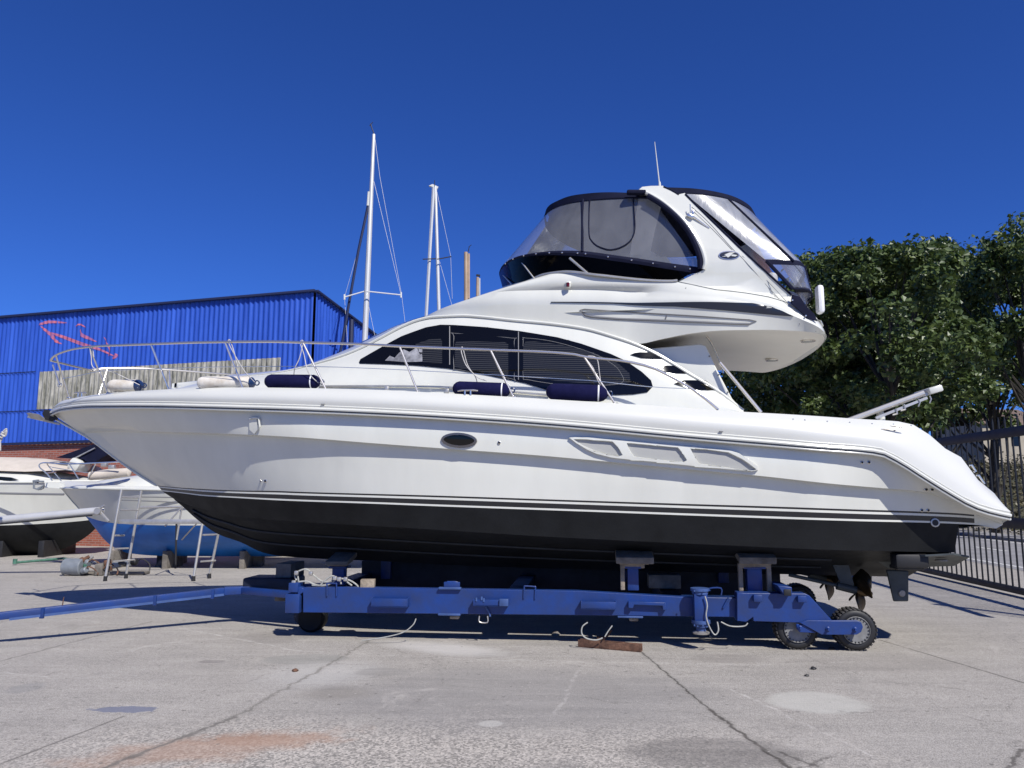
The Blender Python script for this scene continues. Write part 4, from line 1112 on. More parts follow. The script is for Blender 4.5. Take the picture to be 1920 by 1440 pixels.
# inner lining of the well: dark band low, tan/black dash
MB().tube([R_s0.at(R_s0.x0 + 0.02 + (bps(1268, 528.5, lambda x, z: 1.5).x - R_s0.x0) * u) + Vector((0, -0.012, 0.008)) for u in us(60, 1.7)], 0.015, 6).build('screen_trim', M['alu'], yacht)
for (x1_, y1_), (x2_, y2_) in (((1068, 484), (1104, 515)), ((976, 489), (1003, 524)), ((943, 515), (962, 536))):
    P = [bps(x1_ + (x2_ - x1_) * t / 5, y1_ + (y2_ - y1_) * t / 5, lambda x, z: (w_s0(x) + w_t(x)) / 2 + .012) for t in range(6)]
    MB().tube(P, 0.016 if x1_ > 1000 else .010, 6).build('screen_post', M['alu'], yacht)
Rm = mixrow(R_sb, R_st, .5)
for px_ in (948, 962, 982, 1005, 1030, 1054, 1083, 1098, 1140, 1184, 1224, 1265, 1293):
    x = bps(px_, 490, lambda x, z: w_t(x)).x
    p = Rm.at(x); nrm = Vector((0, -1, 0))
    MB().lathe(p + Vector((0, -0.008, 0)), (0, -1, 0), [(0, .011), (.008, .010), (.012, .005)], 10).build('snap_stud', M['steel'], yacht)
# bimini tops
XB1 = bps(1222, 366, lambda x, z: 1.28).x
w_bm = round_ends(1.28, bp(1021, 408, 0).x, 1.35, 99, 1, 2.2, 0.5)
R_r0 = Row([(1021, 408), (1024, 402), (1042, 389), (1065, 381.5), (1093, 376.5), (1130, 373), (1170, 371), (1222, 371)], w_bm)
R_r1 = Row([(1021, 406), (1025, 391), (1044, 377), (1065, 368.5), (1093, 363.5), (1133, 360.5), (1180, 361.5), (1222, 364)], lambda x: max(0, w_bm(x) - .03))
R_r0.x1 = R_r1.x1 = XB1
R_r2 = Row.__new__(Row); R_r2.x0 = R_r1.x0 + .03; R_r2.x1 = XB1; R_r2.z = lambda x: R_r1.z(x) + 0.035 * min(1, (x - R_r1.x0) / .5); R_r2.wf = lambda x: w_bm(x) * .6
R_r3 = Row.__new__(Row); R_r3.x0 = R_r1.x0 + .06; R_r3.x1 = XB1; R_r3.z = lambda x: R_r1.z(x) + 0.05 * min(1, (x - R_r1.x0) / .5); R_r3.wf = zero
bim = Shell([R_r0, R_r1, R_r2, R_r3], UW).build('bimini_top', M['navy'], yacht, angle=50)
MB().tube(both([R_r0.at(R_r0.x0 + .005 + (XB1 - R_r0.x0 - .01) * u) for u in UW]), 0.014, 6).build('bimini_piping', M['navy'], bim)
# clear front enclosure
EX1 = bps(1303, 480, lambda x, z: 1.4).x
R_e0 = R_st.shifted(x1=EX1 + .08)
encl = Shell(band(R_e0, R_r0, 6), UW)
# keep the slanted aft edge on the arch by its own rows
enc = encl.build('clear_enclosure', M['vinyl'], yacht)
def on_enc(a, b, t=0.006):
    def wf(x, z):
        zb = R_e0.z(min(x, R_e0.x1)); zt = R_r0.z(min(x, R_r0.x1))
        k = max(0, min(1, (z - zb) / max(.05, zt - zb)))
        return w_t(x) * (1 - k) + w_bm(max(x, R_r0.x0)) * k + t
    return bps(a, b, wf)
for pl, r in (([(1093, 374), (1092, 400), (1092, 440), (1092, 472)], 0.018), ([(1106, 374), (1104.5, 400), (1104.5, 438), (1109, 451), (1120, 461), (1136, 467), (1147, 468), (1163, 464), (1178, 455), (1187, 443), (1190.5, 425), (1189, 395), (1187, 372)], 0.0085)):
    MB().tube(spline([on_enc(a, b) for a, b in pl], 4), r, 6).build('zip_seam', M['navy'], enc)
# ------------------------------------------------------------ radar arch
def w_arch(x, z): return 1.545 - 0.21 * max(0, min(1.3, (z - 4.0) / 1.45))
arch_poly = [(1197, 357), (1203, 350.5), (1239, 349), (1243, 350), (1256, 355), (1272, 364.5), (1284, 362), (1300, 378), (1356, 433), (1404, 479), (1440, 511), (1485, 551), (1534, 601), (1545, 612), (1500, 585), (1470, 568), (1440, 559), (1400, 552), (1340, 545), (1268, 529.5), (1301, 513.5), (1319, 506.5), (1322, 500), (1314, 464), (1300, 437), (1279, 410), (1250, 383), (1222, 366), (1200, 361)]
_wa = w_arch
def w_arch(x, z):
    zt = R_f2.z(x)
    if z < zt: return FWb(x, z) - .026
    k = sm((z - zt) / .45); return (FWb(x, zt - .01) - .026) * (1 - k) + _wa(x, z) * k
arch = skin('radar_arch', arch_poly, w_arch, 0.03, M['gel'], yacht, step=0.15, sink=0.10, inset=0.012); mir(arch)
def arch_line(pts, k=5, t=0.03): return spline([bps(a, b, lambda x, z: w_arch(x, z) + t) for a, b in pts], k)
for pts, r, m_ in (([(1204, 358), (1224, 367), (1250, 384), (1280, 411), (1301, 438), (1315, 465), (1322, 490), (1319, 505)], 0.026, 'gel'),
                   ([(1214, 367), (1240, 383), (1268, 407), (1290, 434), (1304, 460), (1312, 485), (1313, 504)], 0.034, 'navy'),
                   ([(1285, 364), (1302, 381), (1356, 434), (1404, 480), (1440, 513), (1484, 553)], 0.013, 'navy'),
                   ([(1244, 350), (1258, 356), (1273, 365)], 0.010, 'navy')):
    mir(MB().tube(arch_line(pts), r, 8).build('arch_trim' if m_ == 'gel' else 'canvas_edge', M[m_], arch))
for pts in ([(1297, 388), (1330, 418), (1372, 465), (1387, 479), (1410, 504), (1440, 538), (1462, 562), (1500, 608)], [(1300, 396), (1336, 430), (1373, 469)], [(1392, 480), (1440, 528), (1490, 582), (1530, 622)]):
    MB().tube(arch_line(pts, 4, 0.031), 0.0032, 5).build('moulded_groove', M['pin'], arch)
# hinge fitting of the arch
hg = MB()
c = bps(1294, 405, lambda x, z: w_arch(x, z) + .05)
hg.box(c, (0.09, 0.05, 0.05), bev=0.012, rot=Matrix.Rotation(0.5, 3, 'Y').to_quaternion()).box(c + Vector((.03, -.01, .04)), (0.035, 0.04, 0.06), bev=.008).tube([c + Vector((0, -.02, .02)), c + Vector((0.0, -.03, .14))], .006, 6)
hg.tube([c + Vector((0.03, 0, 0)), bps(1330, 428, lambda x, z: w_arch(x, z) + .03)], .010, 6)
hg.build('hinge_fitting', M['steel'], arch)
# top cross member with canvas
a1 = bps(1199, 357, w_arch); a2 = bps(1241, 352, w_arch)
mb = MB(); n_ = 14; rows = []
for i in range(n_ + 1):
    y = -1 + 2 * i / n_; yy = -a1.y * y; cr = 0.05 * (1 - y * y)
    rows.append([Vector((a1.x, yy, a1.z - 0.05 + cr)), Vector((a1.x + .02, yy, a1.z + .02 + cr)), Vector((a2.x, yy, a2.z - .02 + cr)), Vector((a2.x + .03, yy, a2.z - .09 + cr))])
mb.grid(rows, closed=True); mb.build('arch_crossbar', M['gel'], arch)
MB().box(a1 + Vector((-0.04, -0.02, -0.035)), (0.24, 0.10, 0.055), bev=0.022, rot=Matrix.Rotation(0.05, 3, 'Y').to_quaternion()).build('canvas_corner', M['navy'], bim)
MB().lathe(a1 + Vector((0.04, 0.05, -0.01)), (0, 0, 1), [(0, .06), (.03, .058), (.055, .03), (.06, 0)], 16).build('dome', M['gel'], arch)
# whip antenna
w1 = bp(1237, 350, -1.1); w2 = bp(1227.5, 266, -1.1)
MB().lathe(w1 - Vector((0, 0, .05)), (0, 0, 1), [(0, .02), (.10, .015), (.12, .008)], 8).tube([w1, w1.lerp(w2, .5), w2], [.009, .007, .004], 6).build('whip_antenna', M['gel'], yacht)
# aft bimini
XA0 = bps(1243, 352, lambda x, z: 1.3).x; XA1 = bp(1415, 399, 0).x
w_ab = round_ends(1.30, -99, 1, XA1, 1.15, 2.2, 0.5)
R_a0 = Row([(1262, 363), (1285, 362.5), (1320, 364.5), (1350, 369), (1372, 375), (1392, 384), (1406, 394), (1413, 402)], w_ab)
R_a1 = Row([(1244, 351), (1290, 352.5), (1320, 355.5), (1350, 361), (1372, 367), (1392, 376), (1407, 387), (1414, 398)], lambda x: max(0, w_ab(x) - .02))
R_a0.x1 = XA1 - .01; R_a1.x1 = XA1
R_a2 = Row.__new__(Row); R_a2.x0 = R_a1.x0; R_a2.x1 = XA1 - .04; R_a2.z = lambda x: R_a1.z(x) + .04 * min(1, (XA1 - x) / .6); R_a2.wf = lambda x: w_ab(x) * .6
R_a3 = Row.__new__(Row); R_a3.x0 = R_a1.x0; R_a3.x1 = XA1 - .06; R_a3.z = lambda x: R_a1.z(x) + .06 * min(1, (XA1 - x) / .6); R_a3.wf = zero
UA = us(50, 1.0, 1.7)
bim2 = Shell([R_a0, R_a1, R_a2, R_a3], UA).build('bimini_top', M['navy'], yacht, angle=50)
MB().tube(both([R_a0.at(R_a0.x0 + (XA1 - .012 - R_a0.x0) * u) for u in UA]), 0.014, 6).build('bimini_piping', M['navy'], bim2)
# aft clear enclosure, three tiers
def arow(pts, W0, L1, x1px, xe=None):
    x1 = xe or bp(*x1px, 0).x
    wf = round_ends(W0, -99, 1, x1, L1, 2.4, 0.5)
    r = Row(pts if xe else pts + [x1px], wf); r.x1 = x1 - .005; return r
R_t0 = arow([(1285, 363.5), (1320, 366), (1350, 370.5), (1372, 376), (1395, 387)], 1.31, 1.1, (1413, 401))
R_t1 = arow([(1437, 489), (1460, 489), (1480, 490), (1502, 492)], 1.44, 0.34, (1524, 508), 3.85)
R_t2 = arow([(1487, 542), (1500, 542), (1515, 543.5)], 1.50, 0.32, (1528, 550), 3.90)
R_t3 = arow([(1532, 597), (1533.5, 598), (1535, 600)], 1.38, 0.3, (1537, 602), 3.92)
def plain(a, b, k0, k1, n=4): return [lerp_row(a, b, k0 + (k1 - k0) * i / n) for i in range(n + 1)]
rear = Shell(plain(R_t0, R_t1, 0, .985, 6), UA).build('clear_enclosure', M['vinyl2'], yacht)
Shell(plain(R_t1, R_t2, .13, .95), UA).build('clear_enclosure', M['vinyl'], yacht)
Shell(plain(R_t2, R_t3, .1, 1), UA).build('clear_enclosure', M['vinyl'], yacht)
Shell(plain(R_t0, R_t1, .975, 1.0, 1) + plain(R_t1, R_t2, 0, .14, 1)[1:], UA).build('canvas_band', M['navy'], rear)
Shell(plain(R_t1, R_t2, .92, 1, 1) + plain(R_t2, R_t3, 0, .12, 1)[1:], UA).build('canvas_band', M['navy'], rear)
def seam(u, k0=0, k1=1): return [sample(lerp_row(R_t0, R_t1, k0 + (k1 - k0) * i / 12), u) + Vector((0, -.006, 0)) for i in range(13)]
MB().tube(seam(0.50), 0.014, 6).build('zip_seam', M['navy'], rear)
for uu in (1.0,):
    P = [sample(lerp_row(R_t1, R_t2, i / 4), uu) for i in range(5)] + [sample(lerp_row(R_t2, R_t3, i / 4), uu) for i in range(1, 5)]
    MB().tube(P, 0.016, 6).build('zip_seam', M['navy'], rear)
e_ = [sample(lerp_row(R_t1, R_t2, i / 4), .78) for i in range(5)] + [sample(lerp_row(R_t2, R_t3, i / 4), .78) for i in range(1, 5)]
MB().tube(e_, 0.014, 6).build('zip_seam', M['navy'], rear)
MB().tube([sample(lerp_row(R_t1, R_t2, i / 6), 0) for i in range(7)], 0.022, 6).build('canvas_edge', M['navy'], rear)
MB().tube(seam(0.93), 0.010, 6).build('zip_seam', M['navy'], rear)
aprism('canvas_flap', [(1485, 552), (1500, 556), (1513, 575), (1527, 588), (1533, 602), (1513, 596), (1483, 568)], -1.56, 0.02, M['navy'], mirror=True, bev=0.004)
for a, b in ((1486, 563), (1511, 592)):
    MB().lathe(bp(a, b, -1.57), (0, -1, 0), [(0, .011), (.01, .008)], 10).build('snap_stud', M['steel'], yacht)
# helm seats and console seen through the vinyl
def seat(px_, y, zc, s=1.0):
    x = bp(px_, 500, y).x
    mb = MB(); mb.box((x, y, zc), (0.14 * s, 0.52, 0.62 * s), bev=0.07).box((x - .22 * s, y, zc - .28 * s), (0.5 * s, 0.52, 0.16), bev=0.06)
    mb.lathe((x, y, zc - .75), (0, 0, 1), [(0, .09), (.02, .06), (.42, .05)], 12)
    o = mb.build('helm_seat', M['upholstery'], yacht); return o
seat(1208, -0.55, 4.28, .8); seat(1230, 0.35, 4.26, .8)
MB().lathe((bp(1205, 480, -.5).x, -.62, 4.52), (0, 1, 0), [(0, .0), (.02, .085), (.06, .105), (.3, .105), (.34, .085), (.36, 0)], 18).build('headrest', M['upholstery'], yacht)
xc = bp(1080, 500, 0).x
MB().box((xc, -0.25, 4.1), (0.55, 1.3, 0.5), bev=0.08).build('helm_console', M['gel2'], yacht)
MB().box((xc + 2.3, 0.1, 4.18), (0.5, 1.8, 0.36), bev=0.1).box((xc + 2.52, 0.1, 4.36), (0.14, 1.8, 0.4), bev=0.06).build('bench_seat', M['upholstery'], yacht)
xr = bp(1500, 525, 0).x
MB().lathe((xr - .38, -0.9, 4.12), (0, 1, 0), [(0, 0), (.02, .12), (.08, .17), (1.2, .17), (1.26, .12), (1.28, 0)], 20).build('bench_bolster', M['upholstery'], yacht)
MB().tube([Vector((xc + .2, -.45 + .19 * cos(t), 4.42 + .19 * sin(t))) for t in [i * 2 * pi / 24 for i in range(24)]], .014, 6, closed=True).build('steering_wheel', M['blackrub'], yacht)
# ------------------------------------------------------------ hull fittings
hw = lambda t: (lambda x, z: HW(x, z) + t)
# oval portlight
def oval(cx, cy, a, b, n=24, tilt=0.04, pw_=1.5):
    out = []
    for i in range(n):
        t = 2 * pi * i / n; c_, s_ = cos(t), sin(t)
        xx = a * math.copysign(abs(c_) ** 1.0, c_); yy = b * math.copysign(abs(s_) ** pw_ , s_)
        out.append((cx + xx, cy + yy + xx * tilt))
    return out
def holed(name, outer, inner, wf, th, m, parent, **k): return skin(name, outer, wf, th, m, parent, holes=[inner], **k)
pf = holed('portlight', oval(861, 825.5, 34, 14.5, pw_=1.0), oval(861, 825.5, 28.5, 9.5, pw_=1.25), lambda x, z: HW(x, z), 0.022, mat('dark_steel_rim', (.16, .15, .15), .25, metal=.7), yacht, inset=0.004, step=0.2)
skin('portlight_glass', oval(861, 825.5, 29.5, 10.5), lambda x, z: HW(x, z), 0.004, M['glass'], pf, step=.2)
# scooped air intakes
sc_out = [(1066, 822), (1078, 820), (1120, 822), (1200, 829), (1300, 838), (1364.5, 844), (1385, 850), (1403, 862), (1420, 875), (1421, 884), (1405, 886), (1379, 884.5), (1300, 877), (1230, 869.5), (1180, 865), (1146, 861), (1118, 854), (1100, 846), (1080, 834)]
holes = [[(1077, 824.5), (1100, 825.5), (1148, 829.5), (1158, 840), (1166, 853), (1160, 854.5), (1140, 851), (1117, 845), (1095, 836)],
         [(1176, 832), (1220, 836), (1270, 840.5), (1278, 850), (1286, 863), (1280, 866), (1240, 861.5), (1189, 855.5), (1182, 845)],
         [(1295, 842), (1330, 845), (1364, 849.5), (1390, 862), (1416, 880), (1408, 882), (1360, 875), (1311, 868.5), (1303, 856)]]
HT = lambda x, z: HW(x, max(z, R_k.z(x) + .015))
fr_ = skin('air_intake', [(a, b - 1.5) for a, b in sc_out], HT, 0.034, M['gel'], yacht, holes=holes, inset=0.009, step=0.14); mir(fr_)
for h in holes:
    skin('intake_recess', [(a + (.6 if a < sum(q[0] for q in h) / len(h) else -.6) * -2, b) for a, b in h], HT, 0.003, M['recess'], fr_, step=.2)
# small fittings
def port(px_, py_, r=0.013, m='steel', nm='through_hull_drain', rim=True, wf=None):
    c = bps(px_, py_, wf or hw(0))
    o = MB().lathe(c, (0, -1, 0), [(-.01, r), (.010, r), (.012, r * .7)] if not rim else [(-.01, r * 1.35), (.010, r * 1.35), (.012, r * 1.1)], 16).build(nm, M[m], yacht)
    MB().lathe(c - Vector((0, .0125, 0)), (0, -1, 0), [(0, r * .95), (.002, r * .9)], 14).build('drain_bore', M['blackrub'], o)
for a, b, r in ((489, 902, .010), (498, 902, .016), (936, 830, .014), (1616, 867, .013), (1629, 867, .014), (1736, 918, .015), (1747, 918, .015), (1728, 957, .014), (1740, 957, .014)): port(a, b, r)
port(1753, 980, .036, 'alu', 'exhaust_outlet', wf=lambda x, z: w_b(x) - .0)
# pilot flap on the bow flank
c1 = [bps(a, b, hw(.0)) for a, b in ((468, 785), (482, 783), (484, 797), (487, 802), (478, 814), (469, 806))]
MB().prism([p + Vector((0, -.02, 0)) for p in c1], (0, .05, 0)).build('spray_deflector', M['gel'], yacht)
MB().tube([bps(a, b, hw(.03)) for a, b in ((468, 785), (477, 783), (485, 784), (486, 792), (487, 800))], .012, 6).build('deflector_trim', M['gel'], yacht)
for a, b in ((605, 758), (1352, 809)):
    MB().box(bps(a, b, lambda x, z: w_sheer(x)), (0.045, 0.02, 0.012), bev=.004).build('deck_drain', M['pin'], yacht)
mw = lambda x, z: mould.W(x, z)
for a, b in ((1487, 786), (1509, 787.5), (1551, 790), (1593, 792), (1635, 794.5), (1675, 795.5), (1692, 797), (1708, 798)):
    MB().lathe(bps(a, b, mw), (0, -1, 0), [(-.01, .008), (.006, .008), (.009, .004)], 8).build('snap_stud', M['steel'], yacht)
# cleats
def cleat(c, L=0.2, r=.012, nm='cleat', ax=Vector((1, 0, 0)), out=Vector((0, -1, 0))):
    mb = MB(); c = Vector(c)
    mb.tube([c - ax * L / 2 + out * .05, c - ax * L * .3 + out * .058, c + ax * L * .3 + out * .058, c + ax * L / 2 + out * .05], [r * .6, r, r, r * .6], 8)
    mb.tube([c - ax * L * .14, c - ax * L * .14 + out * .058], r, 8).tube([c + ax * L * .14, c + ax * L * .14 + out * .058], r, 8)
    return mb.build(nm, M['steel'], yacht)
cleat(bps(1672, 806, mw), .25, r=.009, out=Vector((0, -.6, .1))); cleat(bps(1684, 803, mw) + Vector((0, .03, .02)), .2, r=.007, out=Vector((0, -.6, .1)))
cleat(bps(877, 741, lambda x, z: w_sheer(x) - .12), .24, out=Vector((0, 0, 1)))
cleat(bps(150, 744, lambda x, z: .35), .2, out=Vector((0, 0, 1)))
for a, b in ((725, 729), (838, 733)):
    MB().box(bps(a, b, lambda x, z: w_sheer(x) - .3), (0.05, .03, .06), bev=.01).build('fender_bracket', M['alu'], yacht)
gr = [bps(a, b, lambda x, z: CW(x, z) + .03) for a, b in ((598, 724.5), (700, 724), (780, 724.5), (850, 727), (960, 735), (1030, 741))]
MB().tube(spline(gr, 5), .014, 6).build('side_moulding', M['alu'], yacht)
# anchor and bow roller
a0 = bp(96, 782, 0)
mb = MB()
for sgn in (-1, 1):
    mb.prism([bp(a, b, .05 * sgn) for a, b in ((104, 770), (84, 768), (80, 776), (86, 787), (98, 790), (108, 786))], (0, .012 * sgn, 0))
mb.lathe(bp(88, 780, -.05), (0, 1, 0), [(0, .035), (.05, .025), (.1, .035)], 14)
mb.build('bow_roller', M['blackrub'], yacht)
mb = MB()
mb.beam(bp(52, 781, 0), bp(112, 795, 0), .02, .035, bev=.006)
mb.build('anchor_shank', M['alu'], yacht)
tip = bp(50, 774, 0); e = bp(84, 789, 0)
mb = MB()
for sgn in (-1, 1):
    mb.prism([bp(50, 775, 0.0), bp(55, 774, .02 * sgn), bp(72, 777, .13 * sgn), bp(84, 785, .16 * sgn), bp(84, 789, .03 * sgn), bp(58, 785, .0)], (0, .006 * sgn, 0.004))
mb.build('anchor_fluke', M['alu'], yacht)
# ------------------------------------------------------------ guard rail
w_rl = lambda x: 0
RX0 = bp(95, 676, 0).x
_wr = pw(1.80, RX0, 6.6, 2.2, 0.62)
def w_rail(x): return _wr(x)
top = [(95, 676), (98, 671), (106, 665), (118, 660), (140, 654), (170, 650), (230, 647), (283, 645), (350, 642.5), (422, 641), (520, 640.6), (568, 642), (683, 645.5), (749, 649), (864, 653.7), (920, 656), (1080, 665), (1096, 669), (1169, 677), (1219, 688), (1262, 708.7), (1306, 735), (1347, 768.5)]
R_rail = Row(top, w_rail)
rl = [R_rail.at(R_rail.x0 + (R_rail.x1 - R_rail.x0) * u) for u in us(130, 2.0)]
MB().tube(both(rl), 0.0155, 8).build('guard_rail', M['steel'], yacht)
mid = [(118, 710), (150, 704), (191, 696), (250, 693), (337, 690), (420, 688), (560, 687), (700, 691), (928, 703), (1080, 712), (1117, 714.5), (1224, 725.6), (1297, 729)]
Pm = spline([bps(a, b, lambda x, z: w_rail(x) * 1.0) for a, b in mid], 5)
MB().tube(Pm, .0045, 6).build('lifeline', M['steel'], yacht); MB().tube([Vector((p.x, -p.y, p.z)) for p in Pm], .0045, 6).build('lifeline', M['steel'], yacht)
def w_foot(x): return max(0.02, R_gun.wf(x) - .04)
for (a, b), (c_, d_) in (((104, 682), (130, 745)), ((168, 650), (203, 737)), ((283, 645), (318, 730)), ((422, 641), (457, 728)), ((568, 642), (613.5, 730)), ((749, 649), (785, 735)), ((919.5, 656), (964.6, 744)), ((1095, 669), (1156, 757))):
    P1 = bps(a, b, lambda x, z: w_rail(x)); P2 = bps(c_, d_, lambda x, z: w_foot(x))
    if a == 104: P1 = R_rail.at(R_rail.x0 + .16)
    for sg in (1, -1):
        q1_ = Vector((P1.x, P1.y * sg, P1.z)); q2_ = Vector((P2.x, P2.y * sg, P2.z - .03))
        mb = MB().tube([q1_, q2_], .0125, 8); mb.lathe(q2_ + Vector((0, 0, .02)), (0, 0, 1), [(0, .03), (.012, .028), (.02, .015)], 12)
        mb.build('stanchion', M['steel'], yacht)
P1 = R_rail.at(R_rail.x0 + .05); 
MB().tube([bp(99, 684, 0), bp(112, 722, 0)], .012, 8).tube(spline([bp(112, 722, 0) + Vector((.03 * cos(t), 0, .03 * sin(t))) for t in [i * pi / 4 for i in range(8)]], 3, closed=True), .006, 6, closed=True).build('pulpit_fitting', M['steel'], yacht)
# cockpit hand rail and aft strut
MB().tube(spline([bp(a, b, -1.0) for a, b in ((1321, 627), (1332, 640), (1343, 662), (1354, 690), (1356, 700))], 5), .012, 8).build('hand_rail', M['steel'], yacht)
MB().tube([bp(1350, 680, -1.3), bp(1427, 773, -1.45)], .02, 8).build('support_strut', M['steel'], yacht)
# gangway stowed aft
mb = MB()
for yy in (-1.05, -.65):
    mb.tube([bp(1555, 802, yy), bp(1732, 737, yy)], .034, 10)
mb.beam(bp(1600, 787, -.85), bp(1730, 741, -.85), .36, .03)
gw = mb.build('gangway', M['alu'], yacht)
MB().beam(bp(1728, 738, -.85), bp(1753, 731, -.85), .46, .08, bev=.02).build('gangway_end', M['gel2'], gw)
mb = MB().beam(bp(1642, 784, -1.08), bp(1738, 746, -1.08), .03, .03)
for a, b in ((1680, 772), (1695, 764)):
    mb.tube([bp(a, b - 6, -1.1), bp(a + 2, b + 4, -1.1), bp(a - 6, b + 6, -1.1)], .012, 6)
for a, b in ((1722, 748), (1743, 742)):
    mb.tube([bp(a, b, -1.1), bp(a + 3, b + 6, -1.1), bp(a, b + 14, -1.1)], .008, 6)
mb.build('gangway_bracket', M['alu'], gw)
MB().lathe(bp(1652, 786, -.95) - Vector((0, 0, .45)), (0, 0, 1), [(0, .07), (.03, .05), (.45, .045), (.50, .05), (.55, .03)], 12).build('gangway_hinge', M['gel2'], gw)
# swim ladder grips at the stern face
for (a, b), (c_, d_) in (((1818, 873), (1826, 885)), ((1831, 892), (1842, 908))):
    MB().tube([bp(a, b, -1.2), bp(a + 4, b - 1, -1.2), bp(c_ + 4, d_ - 1, -1.2), bp(c_, d_, -1.2)], .012, 6).build('grab_handle', M['steel'], yacht)
# ------------------------------------------------------------ underwater gear
for sg in (1,):
    # trim tab
    pz = [bp(1735, 1040, -1.45), bp(1788, 1037, -1.5), bp(1817, 1042, -1.15), bp(1789, 1058, -.75), bp(1665, 1062, -.7), bp(1630, 1040, -.9)]
    MB().prism(pz, (0, 0, -.02)).build('trim_tab', M['rudder'], yacht); mir(bpy.data.objects['trim_tab'])
    MB().lathe(bp(1765, 1051, -1.1) + Vector((0, 0, 0)), (0, 0, 1), [(-.005, .07), (.012, .065)], 18).build('anode', M['zinc'], yacht)
    MB().box(bp(1705, 1051, -1.3), (.36, .2, .16), bev=.03).box(bp(1700, 1063, -1.25), (.3, .25, .05), bev=.02).build('trim_tab_ram', M['blackrub'], yacht)
    for yy in (-.62, .62):
        rd = [bp(1662, 1068, -.62), bp(1704, 1070, -.62), bp(1704, 1128, -.62), bp(1676, 1128, -.62)]
        rd = [Vector((p.x, yy, p.z)) for p in rd]
        o = MB().prism(rd, (0, .035, 0)).build('rudder', M['rudder'], yacht); bv_ = o.modifiers.new('bevel', 'BEVEL'); bv_.width = .014; bv_.segments = 2
        MB().tube([rd[0].lerp(rd[1], .5) + Vector((0, .017, 0)), rd[0].lerp(rd[1], .5) + Vector((0, .017, .3))], .025, 10).build('rudder_stock', M['bronze'], yacht)
        c = Vector((bp(1693, 1113, -.65).x, yy - .004 if yy < 0 else yy + .039, bp(1693, 1113, -.65).z))
        MB().lathe(c, (0, -1, 0), [(0, .04), (.012, .034)], 16).build('anode', M['zinc'], o)
        st = [(1560, 1055), (1590, 1055), (1602, 1098), (1578, 1098)]
        P = [Vector((bp(a, b, -.62).x, yy, bp(a, b, -.62).z)) for a, b in st]
        MB().prism(P, (0, .04, 0)).build('shaft_strut', M['rudder'], yacht)
        ps = [Vector((bp(a, b, -.62).x, yy + .02, bp(a, b, -.62).z)) for a, b in ((1480, 1078), (1570, 1098), (1606, 1107))]
        MB().tube([ps[0], ps[1]], .022, 10).tube([ps[1], ps[2]], [.05, .05], 12).build('propeller_shaft', M['rudder'], yacht)
        d = (ps[2] - ps[0]).normalized()
        pc = ps[2] + d * .06
        hubm = MB().lathe(ps[2], d, [(0, .055), (.12, .05), (.19, .02), (.2, 0)], 14)
        a_ = d.orthogonal().normalized(); b_ = d.cross(a_)
        pr = hubm.build('propeller', M['bronze'], yacht)
        for k in range(4):
            t = k * pi / 2 + .4; mb = MB(); rows = []
            for i in range(7):
                r_ = .04 + .24 * i / 6; wd = .13 * sin(pi * (0.18 + .78 * i / 6)); tw = radians(55 - 30 * i / 6)
                cdir = a_ * cos(t) + b_ * sin(t); tdir = d.cross(cdir)
                rows.append([pc + cdir * r_ + (tdir * cos(tw) + d * sin(tw)) * wd * s_ for s_ in (-1, -.5, 0, .5, 1)])
            mb.grid(rows); o = mb.build('blade', M['bronze'], pr); sol = o.modifiers.new('solid', 'SOLIDIFY'); sol.thickness = .01
# emblem on the arch (oval badge)
o = skin('badge', oval(1367, 478.5, 20, 8.5, pw_=1.0, tilt=0), lambda x, z: w_arch(x, z) + .03, 0.006, M['steel'], arch, step=.3)
skin('badge_face', oval(1367, 478.5, 18, 6.8, pw_=1.0, tilt=0), lambda x, z: w_arch(x, z) + .036, 0.003, M['navystripe'], o, step=.3)
skin('badge_mark', [(1353, 482), (1362, 478.5), (1358, 477.5), (1368, 473.5), (1378, 473), (1371, 477), (1383, 478.5), (1379, 481), (1371, 480), (1373, 477), (1365, 483), (1362, 480.5)], lambda x, z: w_arch(x, z) + .039, 0.003, M['gel'], o, step=.5)

